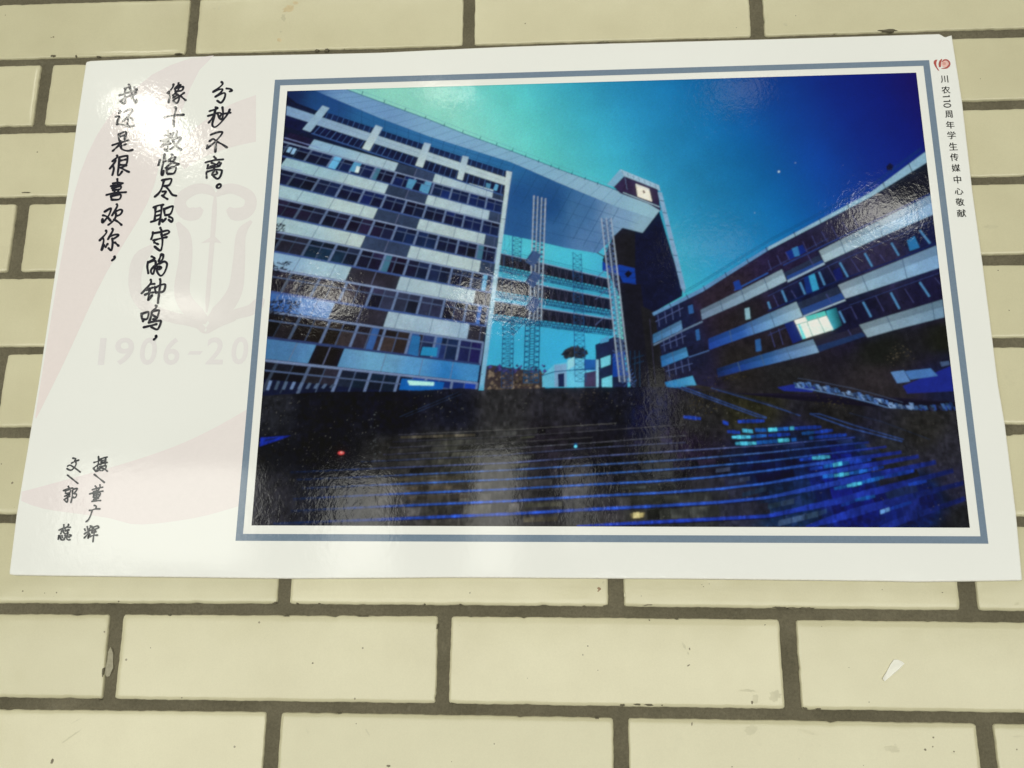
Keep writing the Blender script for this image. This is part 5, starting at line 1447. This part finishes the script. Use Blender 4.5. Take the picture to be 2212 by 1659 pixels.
# red ring mark and dedication at the right edge
I = Ink()
RD = (178, 92, 82)
K = lambda x, y: ((3640 + x * 260 / 2212) * 2212 / 4032, (210 + y * 260 / 2212) * 2212 / 4032)
def kp(pts, col, lvl): poly(I, [K(*p) for p in pts], col, lvl, Z_TEXT, False)
kp([(680 + 120 * math.cos(a), 360 + 110 * math.sin(a)) for a in [k * math.pi / 8 for k in range(16)]], (236, 190, 174), 0)
kp([(660 + 60 * math.cos(a), 350 + 55 * math.sin(a)) for a in [k * math.pi / 6 for k in range(12)]], (214, 160, 144), .6)
kp([(430, 215), (400, 300), (395, 380), (430, 480), (500, 600), (440, 560), (360, 450), (305, 340), (312, 275), (350, 225)], RD, 1.2)
def kstroke(pts, ws, col, lvl):
    A = smooth(pts, 6)
    n = len(A) - 1
    for k in range(n):
        a, b = A[k], A[k + 1]
        dx, dy = b[0] - a[0], b[1] - a[1]
        L = math.hypot(dx, dy) or 1
        nx, ny = -dy / L, dx / L
        w = lambda f: np.interp(f, np.linspace(0, 1, len(ws)), ws) / 2
        wa, wb = w(k / n), w((k + 1) / n)
        kp([(a[0] + nx * wa, a[1] + ny * wa), (b[0] + nx * wb, b[1] + ny * wb), (b[0] - nx * wb, b[1] - ny * wb), (a[0] - nx * wa, a[1] - ny * wa)], col, lvl)
kstroke([(585, 195), (540, 260), (510, 350), (518, 465)], [20, 70, 80, 70], RD, 1.8)
kstroke([(590, 290), (650, 235), (730, 225), (810, 275), (840, 360), (800, 440), (720, 495), (560, 512)], [30, 50, 46, 52, 60, 62, 50, 8], RD, 2.4)
I.build('red_anniversary_mark', poster, label='small red ring and stroke mark above the dedication')
I = Ink()
BK = (44, 44, 40)
CH = [('川', 1522, 685, 62, 62), ('农', 1535, 778, 72, 62), ('1', 1540, 835, 62, 22), ('1', 1546, 876, 62, 22), ('0', 1549, 912, 62, 38), ('周', 1560, 988, 62, 62), ('年', 1572, 1080, 70, 64), ('学', 1584, 1170, 70, 66), ('生', 1598, 1267, 70, 66), ('传', 1608, 1360, 70, 66),
      ('媒', 1622, 1453, 72, 64), ('中', 1635, 1553, 62, 68), ('心', 1648, 1655, 72, 58), ('敬', 1657, 1747, 72, 66), ('献', 1670, 1844, 74, 66)]
for ch, x, y, w, h in CH:
    sk = h * .065
    q = [T(3, 0, x - w / 2 - sk, y - h / 2), T(3, 0, x + w / 2 - sk, y - h / 2 - 2), T(3, 0, x + w / 2 + sk, y + h / 2 - 2), T(3, 0, x - w / 2 + sk, y + h / 2)]
    if ch == '1':
        line(I, [T(3, 0, x - 30, y + 2), T(3, 0, x + 30, y)], 2.1, BK, 0, Z_TEXT, False)
        line(I, [T(3, 0, x + 26, y + 1), T(3, 0, x + 22, y - 13)], 2.0, BK, 1, Z_TEXT, False)
    elif ch == '0':
        R0 = [T(3, 0, x + 30 * math.cos(a), y + 15 * math.sin(a)) for a in [k * math.pi / 10 for k in range(21)]]
        line(I, R0, 2.1, BK, 0, Z_TEXT, False)
    else:
        put_glyph(I, ch, q, BK, Z_TEXT)
        put_glyph(I, ch, [(a + .65, b_ + .1) for a, b_ in q], BK, Z_TEXT + .01)
I.build('dedication_lettering', poster, label='small upright printed dedication down the right margin')

# ---- brush-pen verse and credits
class Pen:
    def __init__(self):
        self.I = Ink()
        self.k = 0
    def stroke(self, pts, w, col):
        A = smooth(pts, 7) if len(pts) > 2 else [lerp(pts[0], pts[1], f / 6) for f in range(7)]
        U = [uv(p) for p in A]
        n = len(U) - 1
        self.k += 1
        z = Z_TEXT + (self.k % 40) * .006
        c = ink(*col)
        Lp, Rp = [], []
        for i in range(n + 1):
            a, b = U[max(0, i - 1)], U[min(n, i + 1)]
            dx, dy = b[0] - a[0], b[1] - a[1]
            L = math.hypot(dx, dy) or 1
            f = i / n
            ww = w * (.74 + .24 * abs(2 * f - 1) ** 1.5 + .10 * math.sin(7 * f + self.k)) / 2
            Lp.append((U[i][0] - dy / L * ww, U[i][1] + dx / L * ww))
            Rp.append((U[i][0] + dy / L * ww, U[i][1] - dx / L * ww))
        for i in range(n):
            self.I.add([Lp[i], Lp[i + 1], Rp[i + 1], Rp[i]], c, z)
        for p, r in ((U[0], w * .48), (U[-1], w * .43)):
            self.I.add([(p[0] + r * math.cos(t), p[1] + r * math.sin(t)) for t in [q * math.pi / 4 for q in range(8)]], c, z + .003)
def crop(x0, y0, w):
    return lambda p: ((x0 + p[0] * w / 2212) * 2212 / 4032, (y0 + p[1] * w / 2212) * 2212 / 4032)
R1, R2, R3, R4 = crop(440, 310, 520), crop(420, 560, 520), crop(360, 780, 520), crop(500, 980, 520)
R5, R6 = crop(200, 1780, 260), crop(200, 1960, 260)
VERSE = {
 'right': [(R1, [[(1840, 55), (1858, 90), (1800, 150), (1700, 220)], [(1700, 222), (1790, 185), (1858, 178), (1820, 240), (1738, 305)], [(1738, 303), (1830, 258), (1888, 240), (1902, 275), (1878, 350), (1828, 403), (1768, 370)], [(1925, 165), (1990, 175), (2015, 203), (1978, 214)],
   [(1742, 480), (1772, 500), (1640, 545)], [(1615, 625), (1700, 600), (1785, 572), (1835, 590), (1800, 655)], [(1735, 515), (1715, 640), (1685, 770), (1725, 812), (1800, 765), (1905, 645), (1960, 560), (1978, 515)], [(1715, 622), (1625, 740)], [(1855, 480), (1866, 590), (1845, 680), (1800, 655)], [(1775, 590), (1800, 652)], [(1850, 592), (1990, 572)],
   [(1660, 940), (1760, 903), (1838, 893), (1850, 918), (1780, 1010), (1700, 1088), (1592, 1172)], [(1602, 1120), (1590, 1172)], [(1640, 1048), (1700, 1012), (1740, 1042), (1745, 1110), (1735, 1230)], [(1770, 1060), (1850, 1100), (1932, 1155)]]),
  (R2, [[(1800, 245), (1832, 278)], [(1660, 340), (1800, 305), (1952, 290)], [(1700, 385), (1688, 440)], [(1688, 440), (1790, 420), (1880, 408), (1915, 352)], [(1760, 350), (1820, 368), (1892, 400)], [(1885, 338), (1830, 382), (1735, 412)], [(1678, 600), (1672, 520), (1690, 490)], [(1680, 500), (1800, 465), (1915, 468), (1930, 500), (1902, 580), (1855, 615), (1790, 572)], [(1790, 412), (1805, 470), (1768, 552), (1852, 530), (1842, 498)],
   [(1885, 705), (1850, 728), (1850, 762), (1885, 768), (1915, 740), (1908, 708), (1880, 706)]])],
 'middle': [(R1, [[(1035, 95), (1020, 150), (935, 245)], [(955, 240), (972, 300), (955, 400)], [(1120, 75), (1110, 110), (1060, 165)], [(1110, 115), (1155, 105), (1120, 150)], [(1070, 165), (1180, 135), (1200, 155), (1170, 200), (1080, 213)], [(1060, 165), (1068, 212)], [(1130, 142), (1110, 208)], [(1090, 215), (1050, 260), (1020, 285)], [(1060, 250), (1112, 272), (1130, 330), (1110, 390), (1075, 412), (1030, 380)], [(1100, 275), (1030, 322)], [(1112, 312), (1030, 366)], [(1212, 240), (1150, 285)], [(1150, 287), (1190, 322), (1240, 362)],
   [(875, 650), (960, 630), (1080, 610), (1212, 605)], [(1060, 480), (1080, 492), (1055, 600), (1040, 700), (1035, 800)],
   [(940, 870), (948, 960)], [(890, 950), (995, 920)], [(822, 1045), (920, 1018), (1010, 985)], [(1030, 910), (960, 1010), (830, 1140)], [(870, 1060), (962, 1048), (920, 1092), (935, 1150), (925, 1212), (888, 1182)], [(855, 1122), (985, 1085)], [(1090, 880), (1080, 950), (1020, 1040)], [(1060, 1002), (1152, 985), (1120, 1052), (1050, 1132), (980, 1180)], [(1020, 1030), (1060, 1100), (1110, 1150), (1168, 1190)]]),
  (R2, [[(893, 300), (868, 390)], [(970, 205), (960, 300), (915, 515), (938, 555), (956, 480)], [(978, 280), (992, 322)], [(1090, 205), (1108, 232), (1040, 320)], [(1090, 242), (1152, 250), (1130, 300), (1060, 372), (990, 432)], [(1045, 300), (1110, 340), (1212, 368), (1160, 392)], [(1010, 442), (1012, 520), (1032, 540)], [(1012, 462), (1100, 420), (1162, 422), (1132, 520), (1032, 532)],
   [(930, 640), (1060, 615), (1090, 632), (1050, 718), (965, 738)], [(960, 650), (930, 760), (880, 850), (808, 916)], [(990, 740), (1050, 810), (1100, 880), (1168, 900)], [(940, 830), (995, 830), (960, 885)], [(932, 895), (970, 925), (1022, 956)],
   [(790, 1095), (870, 1062), (952, 1050)], [(820, 1100), (815, 1200), (805, 1320)], [(922, 1065), (912, 1200), (880, 1380)], [(822, 1170), (905, 1145)], [(815, 1240), (900, 1215)], [(745, 1335), (830, 1310), (905, 1270)], [(962, 1115), (972, 1200), (985, 1222)], [(970, 1120), (1090, 1075), (1112, 1090), (1070, 1200), (980, 1225)], [(930, 1300), (938, 1340), (992, 1280)], [(1050, 1250), (1100, 1275), (1106, 1310), (1085, 1335), (1040, 1300)]]),
  (R3, [[(1155, 500), (1182, 560)], [(1030, 575), (1030, 605), (1003, 690)], [(1030, 592), (1160, 570), (1270, 545), (1306, 567), (1285, 592), (1218, 620)], [(1040, 710), (1150, 680), (1265, 655)], [(1175, 600), (1192, 700), (1182, 820), (1150, 880), (1060, 812)], [(1055, 745), (1118, 775)],
   [(1010, 980), (1052, 1000), (1052, 1022), (960, 1070)], [(950, 1070), (938, 1150), (955, 1262)], [(960, 1080), (1040, 1050), (1078, 1072), (1062, 1180), (1035, 1272), (1003, 1250), (1003, 1200), (1055, 1140)], [(1175, 942), (1205, 960), (1190, 1030), (1110, 1110), (1078, 1142)], [(1172, 942), (1128, 1060)], [(1140, 1100), (1220, 1065), (1267, 1102), (1250, 1190), (1210, 1270), (1160, 1303), (1110, 1250), (1100, 1185), (1132, 1150), (1168, 1168), (1138, 1196)]]),
  (R4, [[(400, 520), (402, 572), (330, 660), (248, 746)], [(400, 590), (462, 588)], [(330, 690), (430, 650)], [(305, 770), (370, 742), (442, 730)], [(385, 665), (372, 760), (355, 862), (422, 778)], [(468, 640), (475, 700), (490, 742)], [(475, 652), (560, 610), (642, 600), (612, 712), (490, 732)], [(555, 510), (562, 560), (540, 740), (525, 850), (520, 908)],
   [(245, 1085), (250, 1150), (272, 1215)], [(250, 1092), (340, 1060), (365, 1080), (340, 1172), (270, 1182)], [(485, 950), (497, 975), (420, 1060)], [(440, 1042), (532, 1030), (537, 1062), (500, 1160), (440, 1180)], [(420, 1060), (400, 1150), (370, 1237)], [(430, 1110), (482, 1140)], [(370, 1237), (470, 1215), (560, 1205), (567, 1242), (530, 1330), (490, 1350), (410, 1310)], [(285, 1315), (390, 1290), (497, 1263)],
   [(490, 1458), (497, 1482), (452, 1522)], [(486, 1462), (490, 1480)]])],
 'left': [(R1, [[(285, 100), (312, 170), (340, 250), (370, 350), (405, 410), (420, 350)], [(310, 130), (218, 166)], [(130, 280), (230, 250), (330, 218), (425, 188)], [(232, 172), (215, 260), (225, 340), (215, 422), (138, 372)], [(140, 378), (240, 312), (332, 280)], [(405, 232), (335, 332)], [(380, 150), (428, 165)],
   [(130, 535), (155, 545), (120, 580)], [(70, 640), (112, 628), (130, 645), (100, 700), (88, 760)], [(88, 766), (170, 765), (260, 790), (305, 802), (382, 785)], [(215, 555), (300, 515), (347, 525), (330, 562), (280, 622), (188, 716)], [(282, 610), (272, 700), (260, 772)], [(322, 660), (357, 690)],
   [(120, 930), (125, 1032), (142, 1042)], [(125, 932), (220, 890), (242, 910), (215, 1020)], [(135, 972), (222, 950)], [(15, 1115), (120, 1080), (280, 1032)], [(165, 1060), (152, 1125), (245, 1098)], [(130, 1110), (18, 1212)], [(148, 1115), (172, 1180), (260, 1210), (352, 1195)]]),
  (R2, [[(175, 225), (182, 250), (98, 322)], [(140, 300), (150, 322), (55, 445)], [(110, 402), (122, 450), (98, 552)], [(220, 252), (330, 230), (352, 250), (330, 370), (228, 382)], [(215, 262), (205, 400), (188, 540), (215, 552), (262, 490)], [(225, 312), (332, 290)], [(332, 390), (250, 430)], [(240, 430), (310, 470), (377, 502)],
   [(180, 620), (188, 712)], [(108, 692), (200, 680), (272, 690)], [(75, 738), (160, 722), (240, 712)], [(95, 772), (235, 740), (222, 792), (110, 802)], [(95, 772), (112, 812)], [(130, 805), (138, 850)], [(205, 795), (190, 845)], [(2, 885), (150, 852), (327, 840)], [(75, 905), (85, 967)], [(80, 907), (232, 880), (215, 957), (90, 967)]]),
  (R3, [[(225, 230), (310, 180), (332, 190), (300, 280), (250, 350), (190, 412), (188, 352)], [(195, 290), (260, 312), (322, 382)], [(425, 105), (432, 142), (348, 292)], [(395, 235), (480, 195), (517, 215), (490, 270), (440, 297)], [(402, 232), (412, 300), (370, 380), (285, 450)], [(380, 360), (450, 402), (507, 452)],
   [(245, 545), (247, 590), (138, 712)], [(195, 680), (207, 720), (172, 872)], [(350, 515), (362, 540), (280, 690)], [(300, 650), (380, 618), (440, 612), (450, 632), (380, 680)], [(350, 680), (357, 760), (335, 877), (288, 840)], [(175, 870), (217, 790)], [(272, 770), (240, 822)], [(395, 745), (457, 802)],
   [(390, 980), (397, 1002), (347, 1046)], [(385, 985), (390, 1002)]])],
}
CREDIT = {
 'photo': [(R5, [[(1600, 155), (1605, 250), (1590, 400), (1560, 560), (1525, 652), (1430, 540)], [(1450, 350), (1550, 320), (1642, 280)], [(1430, 542), (1530, 470), (1620, 400)], [(1660, 237), (1780, 195), (1892, 168)], [(1692, 240), (1682, 420)], [(1842, 210), (1840, 350), (1812, 462)], [(1700, 290), (1832, 265)], [(1700, 345), (1822, 325)], [(1640, 417), (1760, 380), (1892, 350)], [(1640, 492), (1702, 480), (1650, 562), (1575, 642)], [(1600, 540), (1662, 622)], [(1720, 482), (1852, 460), (1832, 560), (1720, 622)], [(1720, 542), (1800, 562), (1902, 647)],
   [(1460, 750), (1802, 1022)],
   [(1490, 1140), (1532, 1182)], [(1650, 1100), (1652, 1180), (1600, 1262)], [(1400, 1260), (1530, 1222), (1742, 1180)], [(1310, 1402), (1450, 1362), (1600, 1332), (1752, 1310)], [(1440, 1330), (1602, 1280)], [(1440, 1402), (1432, 1512)], [(1440, 1402), (1662, 1370), (1612, 1500), (1440, 1522)], [(1450, 1457), (1622, 1430)], [(1542, 1280), (1522, 1642)], [(1440, 1592), (1602, 1550)], [(1390, 1652), (1540, 1632), (1672, 1625)]]),
  (R6, [[(1460, 255), (1532, 290), (1512, 352)], [(1300, 422), (1370, 415), (1500, 377), (1652, 375)], [(1390, 420), (1342, 580), (1262, 740), (1185, 805)],
   [(1225, 970), (1252, 1090)], [(1140, 1050), (1162, 1100)], [(1330, 945), (1342, 970), (1270, 1082)], [(1135, 1212), (1250, 1132), (1362, 1080)], [(1270, 1150), (1232, 1230), (1125, 1347)], [(1290, 1200), (1250, 1330), (1262, 1350), (1312, 1230)], [(1380, 960), (1402, 1032)], [(1400, 1002), (1560, 945), (1612, 990), (1590, 1012), (1480, 1062)], [(1432, 1030), (1382, 1180), (1522, 1140)], [(1400, 1120), (1502, 1100)], [(1320, 1302), (1432, 1262), (1572, 1255)], [(1482, 1090), (1442, 1260), (1415, 1472)]])],
 'text': [(R5, [[(740, 205), (830, 220), (840, 242), (800, 292)], [(700, 372), (800, 322), (942, 270)], [(840, 330), (852, 400), (800, 510), (700, 602), (620, 600), (545, 555)], [(570, 472), (650, 440), (760, 502), (860, 572), (992, 672)],
   [(565, 775), (912, 1052)],
   [(590, 1150), (622, 1202)], [(430, 1292), (600, 1222), (740, 1210)], [(490, 1300), (502, 1392)], [(500, 1302), (652, 1260), (642, 1360), (520, 1392)], [(470, 1482), (560, 1440), (642, 1402), (600, 1472), (560, 1532)], [(560, 1500), (572, 1602), (540, 1682), (452, 1592)], [(452, 1592), (640, 1482)], [(770, 1245), (885, 1218), (890, 1252), (780, 1392)], [(790, 1392), (862, 1412), (850, 1492), (800, 1532), (740, 1512)], [(735, 1282), (720, 1500), (680, 1692)]]),
  (R6, [[(440, 905), (440, 1002)], [(590, 890), (602, 920), (530, 992)], [(285, 1082), (400, 1032), (520, 992), (662, 990)], [(372, 1110), (340, 1202)], [(410, 1080), (440, 1172), (500, 1202), (582, 1195), (560, 1152)], [(480, 1030), (492, 1102)], [(500, 1112), (600, 1060), (612, 1082), (560, 1112)], [(270, 1270), (255, 1392)], [(310, 1270), (340, 1382), (400, 1417), (462, 1400), (450, 1362)], [(380, 1270), (392, 1332)], [(480, 1250), (492, 1332)], [(520, 1270), (550, 1382), (602, 1412), (652, 1405)], [(570, 1250), (582, 1312)], [(640, 1240), (692, 1262), (620, 1322)]])],
}
INKC = (44, 44, 50)
for key, lab in (('right', 'right column of brush handwriting, four characters and a full stop'), ('middle', 'middle column of brush handwriting, the longest'), ('left', 'left column of brush handwriting beside the lamp glare')):
    P = Pen()
    for m, strokes in VERSE[key]:
        for s in strokes:
            P.stroke([m(p) for p in s], 2.4, INKC)
    P.I.build('handwritten_verse', poster, label=lab)
for key, lab in (('photo', 'photographer credit in small brush handwriting'), ('text', 'author credit in small brush handwriting near the corner')):
    P = Pen()
    for m, strokes in CREDIT[key]:
        for s in strokes:
            P.stroke([m(p) for p in s], 1.55, (66, 68, 68))
    P.I.build('handwritten_credit', poster, label=lab)
